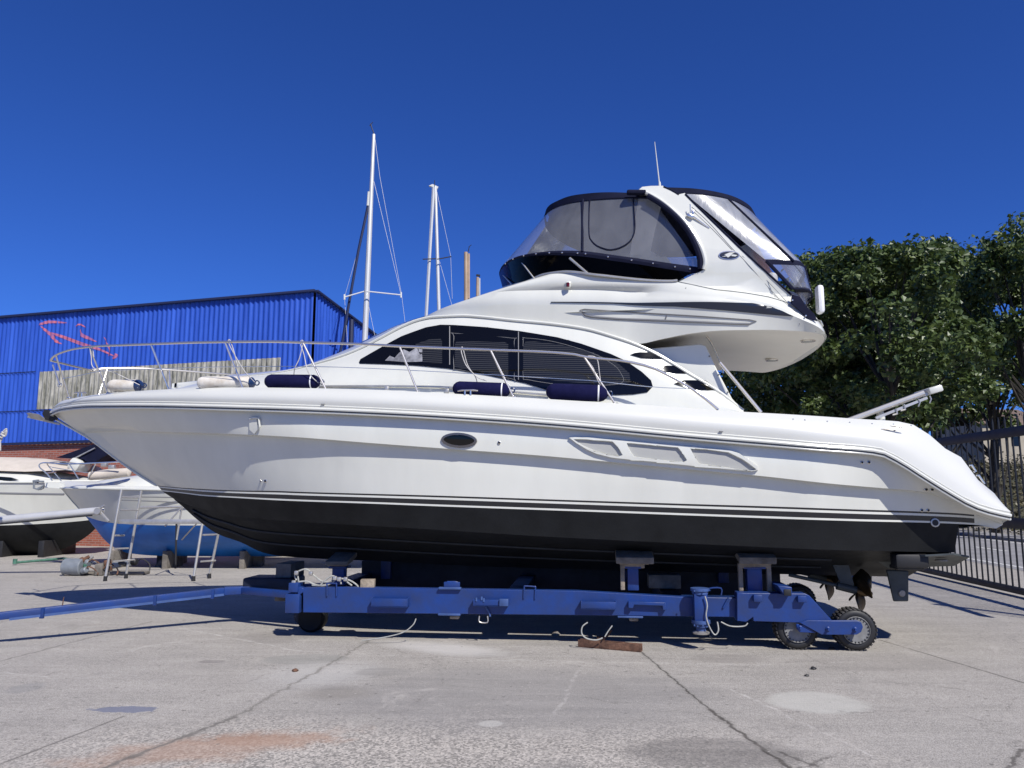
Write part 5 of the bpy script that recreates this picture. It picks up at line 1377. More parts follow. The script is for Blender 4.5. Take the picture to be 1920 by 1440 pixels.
# ============================================================ things resting on the yacht
def to_world(o, base):
    """yacht-local mesh -> a thing standing at its own base point, oriented like the yacht"""
    for v in o.data.vertices: v.co -= base
    o.location = l2w(base); o.rotation_euler = (0, 0, -YAW)
def fender(p0, p1, r, style, label, rope, yl, caps=(0.1, 0.1)):
    a = bp(*p0, yl); b = bp(*p1, yl); base = (a + b) / 2 - Vector((0, 0, r))
    root = empty('fender', l2w(base), -YAW, label=label, cat='fender', group='fenders lying along the side deck')
    a -= base; b -= base; d = (b - a).normalized(); L = (b - a).length
    def part(nm, prof, m):
        MB().lathe(a, d, prof, 20).build(nm, m, root)
    e = r * 1.05
    body = [(e * .0 + .0, r * .25), (e * .12, r * .55), (e * .45, r * .86), (e * .85, r), (L - e * .85, r), (L - e * .45, r * .86), (L - e * .12, r * .55), (L, r * .25)]
    if style == 'navy':
        part('fender_cover', body, M['fender_n'])
        part('white_band', [(L - e * 1.15, r * 1.0), (L - e * 1.13, r * 1.02), (L - e * 1.0, r * 1.015), (L - e * .98, r * 1.0)], M['upholstery'])
    elif style == 'offwhite':
        part('fender_body', [(e * .3, r * .8), (e * .7, r * .98), (e, r), (L - e, r), (L - e * .75, r * .98), (L - e * .7, r * .9)], M['fender_w'])
        part('end_cap', [(L - e * .69, r * .9), (L - e * .45, r * .85), (L - e * .1, r * .45), (L, r * .2)], M['fender_b'])
        part('end_cap', [(0, r * .25), (e * .1, r * .5), (e * .31, r * .79)], M['blackrub'])
    else:
        part('fender_body', [(0, r * .3), (e * .15, r * .62), (e * .5, r * .88), (e * .9, r), (L - e * 1.0, r)], M['fender_w'])
        part('end_cap', [(L - e * .99, r), (L - e * .6, r * .93), (L - e * .25, r * .68), (L, r * .25), (L + .02, r * .2)], M['fender_b'])
    MB().tube([b + Vector((.03 * cos(t), 0, .03 * sin(t))) + d * .02 for t in [i * pi / 4 for i in range(8)]], .009, 6, closed=True).build('rope_eye', M['fender_b'], root)
    for rp in rope:
        pts = spline([bp(q[0], q[1], q[2]) - base for q in rp], 6)
        MB().tube(pts, .0055, 6).build('rope', M['rope'], root)
    return root
def yr(px_, py_=650): return -w_rail(bps(px_, py_, lambda x, z: w_rail(x)).x)
def yd(px_, py_=735, d=.22): return -(w_sheer(bps(px_, py_, lambda x, z: w_sheer(x)).x) - d)
fender((203, 723), (268, 723), .083, 'white', 'white fender with a blue ball end, lying nearest the bow', [[(262, 722, yd(262)), (212, 698, yr(212)), (176, 690, yr(176)), (171, 668, yr(170)), (169, 652, yr(169)), (173, 651, yr(170)), (176, 670, yr(170))]], yd(235, 730, .28))
fender((371, 718), (479, 718), .083, 'offwhite', 'grubby off-white fender with a grey end, second from the bow', [[(477, 716, yd(477)), (458, 695, yr(455)), (438, 662, yr(430)), (428, 641, yr(428)), (432, 639, yr(428)), (441, 668, yr(435)), (446, 690, yr(440))]], yd(425, 730, .26))
fender((497, 715), (600, 716), .088, 'navy', 'navy covered fender with a white end band, lying just forward of the cabin windows', [[(597, 718, yd(597)), (578, 698, yr(578)), (570, 665, yr(565)), (563, 643, yr(563)), (568, 640, yr(563)), (562, 670, yr(560)), (553, 690, yr(553)), (551, 703, yd(551))]], yd(548, 730, .24))
fender((849, 728), (957, 732), .086, 'navy', 'navy covered fender lying under the middle cabin window by the deck cleat', [[(895, 718, yd(895)), (890, 704, yr(885)), (874, 685, yr(870)), (866, 664, yr(866)), (865, 654, yr(866)), (868, 653, yr(866)), (877, 685, yr(870)), (893, 706, yr(890)), (912, 714, yd(912))]], yd(903, 740, .2))
fender((1024, 734), (1140, 738), .098, 'navy', 'fattest navy covered fender, lying furthest aft under the cabin window', [[(1137, 738, yd(1137)), (1122, 716, yr(1115)), (1112, 690, yr(1105)), (1098, 670, yr(1098)), (1118, 671, yr(1110)), (1124, 700, yr(1118)), (1128, 735, yd(1128))]], yd(1080, 748, .2))
# white case on the stern of the flybridge
c = bp(1537, 562, -.9)
mb = MB().box(c, (.085, .16, .36), bev=.04)
o = mb.build('storage_case', M['upholstery'], None); to_world(o, c - Vector((0, 0, .18)))
for v in (o,): tag(v, 'white rounded case hung outside the aft end of the flybridge enclosure', 'storage case')
# ============================================================ BOAT TRAILER
tr = empty('boat_trailer', BO, -YAW, label='long blue steel boatyard trailer carrying the white motor yacht', cat='boat trailer')
TY = -1.30          # near face of the near beam
def tb(px0, py0, px1, py1, th=.2, y=TY, bev=.008, mb=None):
    a = bp(px0, py0, y); c = bp(px1, py1, y); mb = mb or MB()
    return mb.box(((a.x + c.x) / 2, y + th / 2, (a.z + c.z) / 2), (abs(c.x - a.x), th, abs(c.z - a.z)), bev=bev)
def sliced(pts, y, th, bev=.006, name='beam', m='tblue', parent=tr, mirror=False):
    P = [bp(a, b, y) for a, b in pts]; mb = MB().prism(P, (0, th, 0))
    o = mb.build(name, M[m], parent)
    b_ = o.modifiers.new('bevel', 'BEVEL'); b_.width = bev; b_.segments = 2; b_.limit_method = 'ANGLE'; b_.angle_limit = radians(40)
    return o
beam = sliced([(568, 1102), (640, 1101), (1080, 1108), (1275, 1119), (1384, 1121), (1384, 1157), (1080, 1153.5), (568, 1148.5)], TY, .12, name='near_beam')
rearb = sliced([(1382, 1111), (1398, 1112), (1510, 1113), (1518, 1117), (1560, 1163), (1560, 1167), (1540, 1189), (1504, 1168), (1413, 1165), (1412, 1157), (1400, 1166), (1382, 1164)], TY - .10, .18, name='rear_frame')
# far side
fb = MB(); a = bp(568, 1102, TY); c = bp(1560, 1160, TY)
fb.box(((a.x + c.x) / 2, 1.2, .51), (c.x - a.x, .2, .44), bev=.01); fb.build('far_beam', M['shadesteel'], tr)  # deepened and coloured dark to stand for the black shade under the hull
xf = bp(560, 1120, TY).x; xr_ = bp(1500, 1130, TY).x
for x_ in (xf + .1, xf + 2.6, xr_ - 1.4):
    MB().box((x_, 0, .45), (.22, 2.2, .2), bev=.01).build('crossbeam', M['shadesteel'], tr)
# front knuckle and jack
tb(535, 1114, 560, 1150, .2, TY - .03).build('front_bracket', M['tblue'], tr)
tb(541, 1093, 558, 1111, .16, TY - .02).build('valve_box', M['tblue'], tr)
sliced([(558, 1100), (569, 1103), (569, 1110), (558, 1118)], TY, .1, name='gusset')
# brackets, steps and loops on the near beam
def tray(x0, x1, y0, y1, name='side_bracket'):
    mb = MB(); th = .10; yy = TY - th
    a = bp(x0, y0, yy); c = bp(x1, y1, yy)
    mb.box(((a.x + c.x) / 2, yy + .006, (a.z + c.z) / 2), (c.x - a.x, .012, a.z - c.z), bev=.003)
    mb.box(((a.x + c.x) / 2, yy + th / 2, c.z + .006), (c.x - a.x, th, .012))
    for x_ in (a.x, c.x): mb.box((x_, yy + th / 2, (a.z + c.z) / 2 + .005), (.012, th, a.z - c.z), bev=.002)
    return mb.build(name, M['tblue'], tr)
tray(697, 763, 1122, 1139); tray(888, 952, 1124, 1137); tray(1090, 1155, 1128, 1143)
for p in ([(1178, 1128), (1248, 1130), (1250, 1144), (1243, 1144), (1242, 1136), (1189, 1134), (1187, 1141), (1178, 1140)],):
    sliced(p, TY - .07, .07, name='side_bracket')
def loop(pts, r=.009, y=TY - .012, m='tblue', name='lashing_loop'):
    return MB().tube(spline([bp(a, b, y) for a, b in pts], 3), r, 6).build(name, M[m], tr)
loop([(613, 1118), (613, 1096), (614, 1094), (630, 1094), (631, 1096), (631, 1118)]); loop([(982, 1122), (983, 1101), (985, 1099), (1002, 1100), (1004, 1102), (1003, 1123)])
loop([(1331, 1108), (1331, 1103), (1352, 1103), (1352, 1116)]); loop([(1366, 1121), (1356, 1140)], .012)
tb(832, 1091, 862, 1103, .03, TY - .03).build('plate', M['tblue'], tr)
tb(822, 1101, 864, 1106, .06, TY - .05).build('plate', M['tblue_w'], tr)
loop([(838, 1104), (838, 1092), (843, 1091), (858, 1092), (860, 1104)], .010)
tb(821, 1150, 863, 1155, .2, TY - .01).build('plate', M['tblue_w'], tr); tb(1158, 1155, 1206, 1159.5, .2, TY - .01).build('plate', M['tblue_w'], tr)
tb(843, 1155, 860, 1161, .1, TY + .05).build('foot', M['wood'], tr); tb(1180, 1159, 1197, 1165, .1, TY + .05).build('foot', M['wood'], tr)
loop([(899, 1155), (899, 1166), (914, 1167), (914, 1155)], .008, m='alu', name='shackle')
loop([(911, 1138), (917, 1148), (919, 1156)], .012, m='tblue_w', name='lever')
mb = MB()
for a, b in ((893, 1124), (903, 1122), (907, 1125)): mb.lathe(bp(a, b, TY - .1), (0, 0, 1), [(-.02, .012), (.02, .012)], 8)
mb.build('bolt', M['tblue_w'], tr)
tb(936, 1123, 953, 1137, .03, TY - .13).build('catch', M['tblue_w'], tr)
# hydraulic ram leg
hc = bp(1312, 1105, TY - .12); hb = bp(1312, 1188, TY - .12); hh = hc.z - hb.z
leg = MB().box((hc.x, TY - .12, (hc.z + hb.z) / 2 + hh * .12), (.15, .14, hh * .66), bev=.012).build('stabiliser_leg', M['tblue'], tr)
mb = MB()
for f_, r_, t_ in ((1.0, .105, .03), (.93, .09, .03), (.27, .105, .035), (.20, .08, .04)):
    mb.lathe((hc.x, TY - .12, hb.z + hh * f_ - t_ / 2), (0, 0, 1), [(0, r_), (t_, r_)], 22)
mb.lathe((hc.x, TY - .12, hb.z + hh * .04), (0, 0, 1), [(0, .055), (hh * .2, .055)], 16)
mb.build('flange', M['tblue_w'], leg)
MB().lathe((hc.x, TY - .12, hb.z), (0, 0, 1), [(0, .09), (.02, .095), (.035, .05)], 20).build('foot_plate', M['alu'], leg)
for a, b in ((1302, 1172), (1308, 1174), (1318, 1173), (1302, 1108), (1320, 1108)):
    MB().lathe(bp(a, b, TY - .235), (0, -1, 0), [(0, .009), (.01, .009)], 6).build('bolt', M['tblue_w'], leg)
def hose(pts, r=.007, y=TY - .22, m='hose'):
    return MB().tube(spline([bp(p[0], p[1], p[2] if len(p) > 2 else y) for p in pts], 6), r, 6).build('hose', M[m], tr)
hose([(1322, 1118), (1326, 1135), (1324, 1155), (1330, 1175), (1340, 1190), (1347, 1182), (1345, 1166)], .008)
hose([(1310, 1196), (1325, 1201), (1335, 1198), (1330, 1192)], .006, m='blackrub')
hose([(1352, 1166), (1370, 1174), (1395, 1174), (1402, 1168)], .007)
hose([(780, 1160), (774, 1172), (755, 1186), (720, 1195), (678, 1201)], .007, y=TY - .15)
hose([(1102, 1167), (1092, 1175), (1091, 1188), (1100, 1197), (1118, 1200), (1130, 1196)], .008, y=TY - .25)
hose([(1148, 1173), (1140, 1184), (1134, 1194)], .007, y=TY - .25)
for pts in ([(556, 1088), (553, 1078), (562, 1070), (576, 1068), (590, 1080), (604, 1090), (618, 1090), (630, 1082)], [(560, 1091), (575, 1090), (588, 1095), (600, 1098), (612, 1096)], [(600, 1098), (610, 1088), (622, 1080), (634, 1085), (640, 1095)], [(636, 1084), (655, 1088), (668, 1096), (674, 1104)], [(645, 1086), (652, 1092), (660, 1098)], [(552, 1074), (558, 1080), (560, 1092)], [(630, 1083), (624, 1092), (608, 1098), (585, 1097)]):
    hose(pts, .010, y=TY + .06)
mb = MB()
for a, b in ((556, 1074), (583, 1075), (636, 1086), (648, 1086), (628, 1084), (551, 1092)): mb.box(bp(a, b, TY + .03), (.05, .04, .05), bev=.01)
mb.build('hose_coupling', M['alu'], tr)
# square tube end, small side boxes
tbx = MB(); P1 = bp(1470, 1108, TY - .16)
o = sliced([(1458, 1098), (1485, 1101), (1485, 1118), (1472, 1118)], TY - .22, .5, name='socket_tube')
tb(1470, 1105, 1484, 1117, .01, TY - .232).build('tube_mouth', M['blackrub'], o)
tb(1413, 1115, 1430, 1129, .06, TY - .17).build('side_box', M['tblue'], tr); tb(1496, 1117, 1513, 1130, .06, TY - .17).build('side_box', M['tblue'], tr)
# bogie: swing arm, wheels
arm = sliced([(1556, 1163.5), (1607, 1163.5), (1615, 1167), (1618.5, 1176), (1615, 1185), (1607, 1190), (1540, 1190), (1500, 1168), (1515, 1163)], TY - .14, .04, name='swing_arm')
sliced([(1493, 1170), (1507, 1171), (1531, 1187), (1500, 1186), (1494, 1180)], TY - .12, .03, name='swing_arm')
for a, b in ((1500, 1177), (1552, 1179), (1603, 1180)):
    mb = MB().lathe(bp(a, b, TY - .14), (0, -1, 0), [(0, .026), (.012, .026), (.02, .016), (.05, .015)], 12); mb.build('axle_bolt', M['tblue'], tr)
def wheel(px_, py_, y, r, name='wheel', worn=True):
    c = bp(px_, py_, y); root_c = c
    prof = [(-.11, r * .62), (-.12, r * .72), (-.118, r * .86), (-.105, r * .95), (-.08, r), (.08, r), (.105, r * .95), (.118, r * .86), (.12, r * .72), (.11, r * .62)]
    wroot = MB().lathe(c, (0, 1, 0), prof, 48).build(name, M['blackrub'], tr)
    ty = MB().lathe(c, (0, 1, 0), prof, 48)
    for k in range(32):
        a = 2 * pi * k / 32
        for yy, da in ((-.065, 0), (.065, .12)):
            ctr = c + Vector((cos(a + da) * (r - .002), yy, sin(a + da) * (r - .003)))
            ty.box(ctr, (.010, .10, .030), rot=Matrix.Rotation(-(a + da), 3, 'Y').to_quaternion(), bev=.003)
    ty.v = [v.copy() for v in ty.v]
    for v in ty.v: v.y += 0.0005
    ty.build('tyre', M['tyre'], wroot)
    rim = MB().lathe(c - Vector((0, .09, 0)), (0, 1, 0), [(-.035, r * .66), (-.045, r * .63), (-.03, r * .58), (.03, r * .54)], 40)
    rim.lathe(c - Vector((0, .05, 0)), (0, 1, 0), [(-.02, r * .2), (.01, r * .3), (.02, r * .55), (.05, r * .55)], 30); rim.build('rim', mat('pale_wheel_rim', (.22, .22, .215), .5, noise=.3, nscale=12) if 'pale_wheel_rim' not in bpy.data.materials else bpy.data.materials['pale_wheel_rim'], wroot)
    mb = MB()
    for k in range(22):
        a = 2 * pi * k / 22; p_ = c + Vector((cos(a) * r * .59, -.128, sin(a) * r * .59)); mb.box(p_, (.022, .012, .010), rot=Matrix.Rotation(-a, 3, 'Y').to_quaternion())
    mb.build('rim_slots', M['blackrub'], wroot)
    return wroot
gz = 0.0
cz = .228
def wz(px_, y):  # pixel row that puts the wheel centre at its radius above the ground
    lo, hi = 1000, 1300
    for _ in range(40):
        m_ = (lo + hi) / 2
        if bp(px_, m_, y).z > cz: lo = m_
        else: hi = m_
    return lo
for px_, y in ((1599, TY + .10), (1490, TY + .10)): wheel(px_, wz(px_, y), y, cz)
for w0 in [o for o in bpy.data.objects if o.parent == tr and o.name.startswith('wheel')]:
    c2 = copy_tree(w0, tr); c2.location = (0, 2.4, 0)
# front wheels
fwp = bp(548, 1140, TY + .15)
for yy in (TY + .55, .9):
    wf_ = MB().lathe((fwp.x + .12, yy, .18), (0, 1, 0), [(-.09, .1), (-.1, .15), (-.07, .18), (.07, .18), (.1, .15), (.09, .1)], 36).build('front_wheel', M['antifoul'], tr)  # tyre coloured black to stand in for shade behind the bracket
    MB().lathe((fwp.x, yy, .2), (0, 1, 0), [(-.085, .1), (-.04, .05), (.04, .05), (.085, .1)], 20).build('hub', M['shadesteel'], wf_)
# support posts and pads that meet the hull
def support(px_, wd, py0, py1, y, padw, padh, m='tblue', timbers=True):
    a = bp(px_, py1, y); t = bp(px_, py0, y)
    rt = MB().box((a.x, y, (a.z + t.z) / 2), (wd, .14, t.z - a.z), bev=.01).build('support_post', M[m], tr)
    MB().box((a.x, y, t.z - (t.z - a.z) * .25), (wd * 1.5, .2, .03), bev=.006).build('collar', M['tblue'], rt)
    pd = MB().box((a.x + .02, y, t.z + padh / 2), (padw, .42, padh), bev=.012, rot=Matrix.Rotation(.22, 3, 'X').to_quaternion()).build('hull_pad', M['concreteblock'], rt)
    MB().box((a.x + .01, y, t.z - .01), (padw * .8, .34, .05), bev=.01, rot=Matrix.Rotation(.1, 3, 'X').to_quaternion()).build('pad_plate', M['wood'], rt)
    if timbers:
        tm = MB().box((a.x - wd * .95, y - .06, (a.z + t.z) / 2 - .02), (.05, .07, (t.z - a.z) * .85), bev=.008)
        if timbers == 2: tm.box((a.x + wd * .95, y - .06, (a.z + t.z) / 2 - .02), (.05, .07, (t.z - a.z) * .85), bev=.008)
        tm.box((a.x, y - .06, t.z - .07), (wd * 2.1, .08, .06), bev=.008)
        tm.build('timber_prop', M['wood'], rt)
support(1187, .13, 1048, 1106, -1.12, .44, .08, timbers=1)
support(1414, .17, 1048, 1108, -1.12, .42, .08, timbers=2)
support(636, .16, 1052, 1096, -.55, .30, .06, timbers=0)
for px_ in (1187, 1414, 636):
    a = bp(px_, 1106, -1.12)
    MB().box((a.x, 1.1, .72), (.15, .14, .5), bev=.01).build('support_post', M['tblue'], tr)
xk = bp(545, 1050, 0).x
MB().box((xk, 0, .55), (.22, .5, .5), bev=.015).build('keel_block', M['concreteblock'], tr)
tb(1216, 1078, 1277, 1104, .3, -.6).build('stowed_block', M['concreteblock'], tr)
# drawbar, running out beyond the left of the picture
A = on_ground(0, 1155, .27); A = at_depth(0, 1155, 9.26); B = at_depth(420, 1108, 10.6)
ext = A + (A - B).normalized() * 1.6
inv = lambda p: Vector(((p - BO).dot(BU), (p - BO).dot(BV), p.z))
db = MB().beam(inv(ext), inv(B), .09, .085, bev=.008).build('drawbar', M['tblue'], tr)
MB().beam(inv(A + (B - A) * .05) + Vector((0, -.05, -.045)), inv(B + (B - A).normalized() * .25) + Vector((0, -.05, -.045)), .012, .03).build('angle_iron', M['tblue_w'], db)
for t in (.18, .67, .95):
    p = inv(A.lerp(B, t)); MB().box(p + Vector((0, -.05, -.02)), (.05, .03, .12), bev=.006).build('clamp', M['tblue'], db)
p = inv(A.lerp(B, .25)); MB().tube([p + Vector((0, 0, .03)), p + Vector((.01, 0, .14))], .006, 6).build('peg', M['rust'], db)
Bl = inv(B)
MB().beam(Bl, Vector((xf + .1, .3, .45)), .12, .1, bev=.01).beam(Bl + Vector((.2, .1, 0)), Vector((xf + .1, -.9, .45)), .09, .09, bev=.01).build('tow_frame', M['tblue'], tr)
MB().box(Bl + Vector((.55, .35, .05)), (.7, .5, .22), bev=.03).build('pump_housing', M['shadesteel'], tr)
# hydraulic ram of the drawbar lying low
wb = bp(690, 1093, TY + .08)
o = MB().box((0, 0, .045), (.17, .12, .10), bev=.006).build('wood_block', M['wood'])
o.location = l2w(Vector((wb.x, wb.y, bp(690, 1101, TY + .08).z - .0))); o.rotation_euler = (0, 0, -YAW + .15)
tag(o, 'small pale timber block sitting on top of the blue trailer beam', 'wood block')

# ============================================================ LOOSE THINGS IN THE YARD
# rusty channel iron on the ground
g0 = on_ground(1086, 1212); g1 = on_ground(1203, 1222)
c = (g0 + g1) / 2; L = (g1 - g0).length; an = atan2(g1.y - g0.y, g1.x - g0.x)
mb = MB().box((0, 0, .006), (L, .085, .012), bev=.003).box((0, -.040, .045), (L, .010, .075), bev=.003).box((0, .040, .045), (L, .010, .075), bev=.003)
o = mb.build('channel_iron', M['rust']); o.location = c; o.rotation_euler = (.0, 0, an)
tag(o, 'rusty steel channel lying on the concrete in front of the trailer', 'steel channel')
g = on_ground(1127, 1203); o = MB().box((0, 0, .03), (.1, .06, .06), bev=.012).tube([Vector((.04, 0, .04)), Vector((.09, 0, .07)), Vector((.13, 0, .13))], .01, 6).build('hose_connector', M['rust'])
o.location = g + Vector((0, .02, .0)); tag(o, 'small brown hose connector on the ground behind the rusty channel', 'hose connector')
def lump(px_, py_, s, m, lab, cat, name, seed):
    r = random.Random(seed); bm = bmesh.new(); bmesh.ops.create_icosphere(bm, subdivisions=2, radius=s)
    for v in bm.verts: v.co = Vector((v.co.x * r.uniform(.8, 1.3), v.co.y * r.uniform(.7, 1.1), max(-s * .35, v.co.z * r.uniform(.5, .8))))
    me = bpy.data.meshes.new(name); bm.to_mesh(me); bm.free(); me.materials.append(M[m]); o = bpy.data.objects.new(name, me); COL.objects.link(o)
    o.location = on_ground(px_, py_) + Vector((0, 0, s * .3)); tag(o, lab, cat); return o
lump(1560, 1218, .035, 'blackrub', 'black scrap of rubber on the concrete in front of the trailer wheel', 'rubber scrap', 'rubber_scrap', 1)
lump(1042, 1191, .05, 'concreteblock', 'flat grey stone at the edge of the shadow under the trailer', 'stone', 'stone', 2)
lump(1525, 1255, .028, 'blackrub', 'tiny dark pebble on the concrete, the farther of two near the pale oval patch', 'pebble', 'pebble', 3)
lump(1513, 1268, .022, 'blackrub', 'tiny dark pebble on the concrete, the nearer of two near the pale oval patch', 'pebble', 'pebble', 4)
lump(553, 1259, .03, 'rust', 'small reddish-brown scrap beside the concrete joint', 'scrap', 'scrap', 5)
# cables on the ground
g = [on_ground(678, 1202, .008), on_ground(740, 1197, .008), on_ground(780, 1190, .008)]

# scaffold trestle with ladders
sc = empty('scaffold_trestle', on_ground(300, 1086), 0, label='galvanised scaffold trestle with two short ladders beside the blue-bottomed boat', cat='trestle')
S0 = on_ground(300, 1086); SY = S0.y
def sp_(a, b, dy=0.0): return at_depth(a, b, SY + dy) - S0
def strut(pts, r=.026, name='tube', m='alu'): return MB().tube([sp_(*p) for p in pts], r, 8).build(name, M[m], sc)
gl = lambda px_, dy: (px_, 0)
def foot(px_, dy):
    g = at_depth(px_, 925, SY + dy); return Vector((g.x, SY + dy, 0)) - S0
for pts, ft in ((((228, 918, -.2),), (209, -.35)), (((265, 920, .15),), (247, .15)), (((380, 978, -.2),), (372, -.35)), (((410, 997, .15),), (401, .15))):
    top_ = sp_(*pts[0]); b_ = foot(*ft)
    MB().tube([top_, b_ + Vector((0, 0, .06))], .027, 8).build('upright', M['alu'], sc)
    MB().lathe(b_, (0, 0, 1), [(0, .04), (.1, .035)], 10).build('rubber_foot', M['blackrub'], sc)
for a, b, c_, d_, e in ((228, 932, 263, 933, 0), (225, 956, 260, 956, 0), (216, 1004, 233, 1004, 0), (215, 1029, 241, 1028, 0), (212, 1053, 252, 1049, 0), (380, 1003, 408, 1002, 0), (376, 1053, 404, 1051, 0)):
    MB().tube([sp_(a, b, -.15), sp_(c_, d_, .15)], .019, 6).build('rung', M['alu'], sc)
MB().beam(sp_(222, 978, -.2), sp_(381, 978, -.2), .05, .09, bev=.005).build('long_rail', M['alu'], sc)
strut([(260, 951.5, .7), (341, 950.5, .7)], .024, 'long_rail'); strut([(341, 950, .7), (331, 1012, .7)], .022, 'brace'); strut([(341, 951, .7), (310, 986, -.1)], .018, 'brace'); strut([(372, 978, 0), (341, 1012, .7)], .014, 'brace')
strut([(331, 980, .7), (329, 1066, .7)], .022, 'upright', 'blackrub')

# outboard parts and a bucket left on the ground
g = on_ground(140, 1080)
bk = MB().lathe((0, 0, .19), (1, -.1, 0), [(-.2, .17), (-.2, .19), (.18, .19), (.2, .17)], 24).build('drum', M['greyplastic']); bk.location = on_ground(139, 1079)
for v in bk.data.vertices: v.co.z *= .95
tag(bk, 'grey plastic drum lying among the rusty engine parts', 'drum')
random.seed(4)
eng = empty('engine_parts', on_ground(205, 1080), 0, label='pile of rusty outboard engine parts beside the grey drum', cat='engine parts')
for i in range(16):
    x_ = random.uniform(-.75, .45); y_ = random.uniform(-.1, .5); z_ = random.uniform(.05, .28); mm = random.choice(['rust', 'greyplastic', 'blackrub', 'rust', 'alu'])
    mb = MB()
    if i % 3 == 0: mb.lathe((x_, y_, z_), (random.uniform(-1, 1), .3, random.uniform(-.3, .6)), [(0, .05), (.02, .07), (.12, .07), (.14, .04), (.24, .035)], 12)
    elif i % 3 == 1: mb.box((x_, y_, z_), (random.uniform(.08, .26), .12, random.uniform(.06, .16)), bev=.015, rot=Matrix.Rotation(random.uniform(-.6, .6), 3, 'Y').to_quaternion())
    else: mb.tube(spline([Vector((x_, y_, z_)), Vector((x_ + .12, y_, z_ + .1)), Vector((x_ + .28, y_ + .05, z_ - .02)), Vector((x_ + .3, y_, .03))], 4), .014, 6)
    mb.build(('gear_housing', 'engine_block', 'pipe')[i % 3], M[mm], eng)
MB().box((-.1, .3, .04), (1.5, .35, .06), bev=.01).box((-.9, .15, .13), (.18, .3, .25), bev=.03).box((-.25, .15, .13), (.18, .3, .25), bev=.03).build('skid', M['concreteblock'], eng)
a = on_ground(28, 1055, .06); b_ = on_ground(118, 1047, .10)
o = MB().tube([a - a, b_ - a], .03, 8).tube([b_ - a, on_ground(158, 1056, .25) - a, on_ground(160, 1062, .2) - a], .035, 8).lathe(Vector((0, 0, -.03)), (0, 0, 1), [(0, .05), (.12, .05)], 10).build('green_pole', M['green']); o.location = a
tag(o, 'long faded green pole lying on the ground left of the engine parts', 'pole')
def block(px0, py0, px1, py1, dy, lab, m='concreteblock', name='support_block', rz=.2):
    g = on_ground((px0 + px1) / 2, py1); sc_ = g.y / F; w_ = (px1 - px0) * sc_ * .85; h_ = (py1 - py0) * sc_
    o = MB().box((0, dy / 2, h_ * .25), (w_, dy, h_ * .5 - .005), bev=.015).box((w_ * .04, dy / 2, h_ * .75), (w_ * .9, dy * .95, h_ * .5 - .005), bev=.015).build(name, M[m])
    o.location = g; o.rotation_euler = (0, 0, rz); return tag(o, lab, 'support block')
block(448, 1021, 494, 1062, .5, 'stack of weathered timber blocks standing under the bow of the white yacht')
block(291, 1020, 345, 1058, .5, 'stack of dark timber blocks propping the blue-bottomed boat')
g = on_ground(318, 1060)
o = MB().prism([Vector((-.2, 0, 0)), Vector((.22, 0, 0)), Vector((.16, 0, .13)), Vector((.02, 0, .2)), Vector((-.1, 0, .12))], (0, .3, 0)).build('rubble_stone', M['concreteblock']); o.location = g + Vector((0, -.4, 0)); tag(o, 'broken grey stone wedge in front of the dark timber blocks', 'stone')

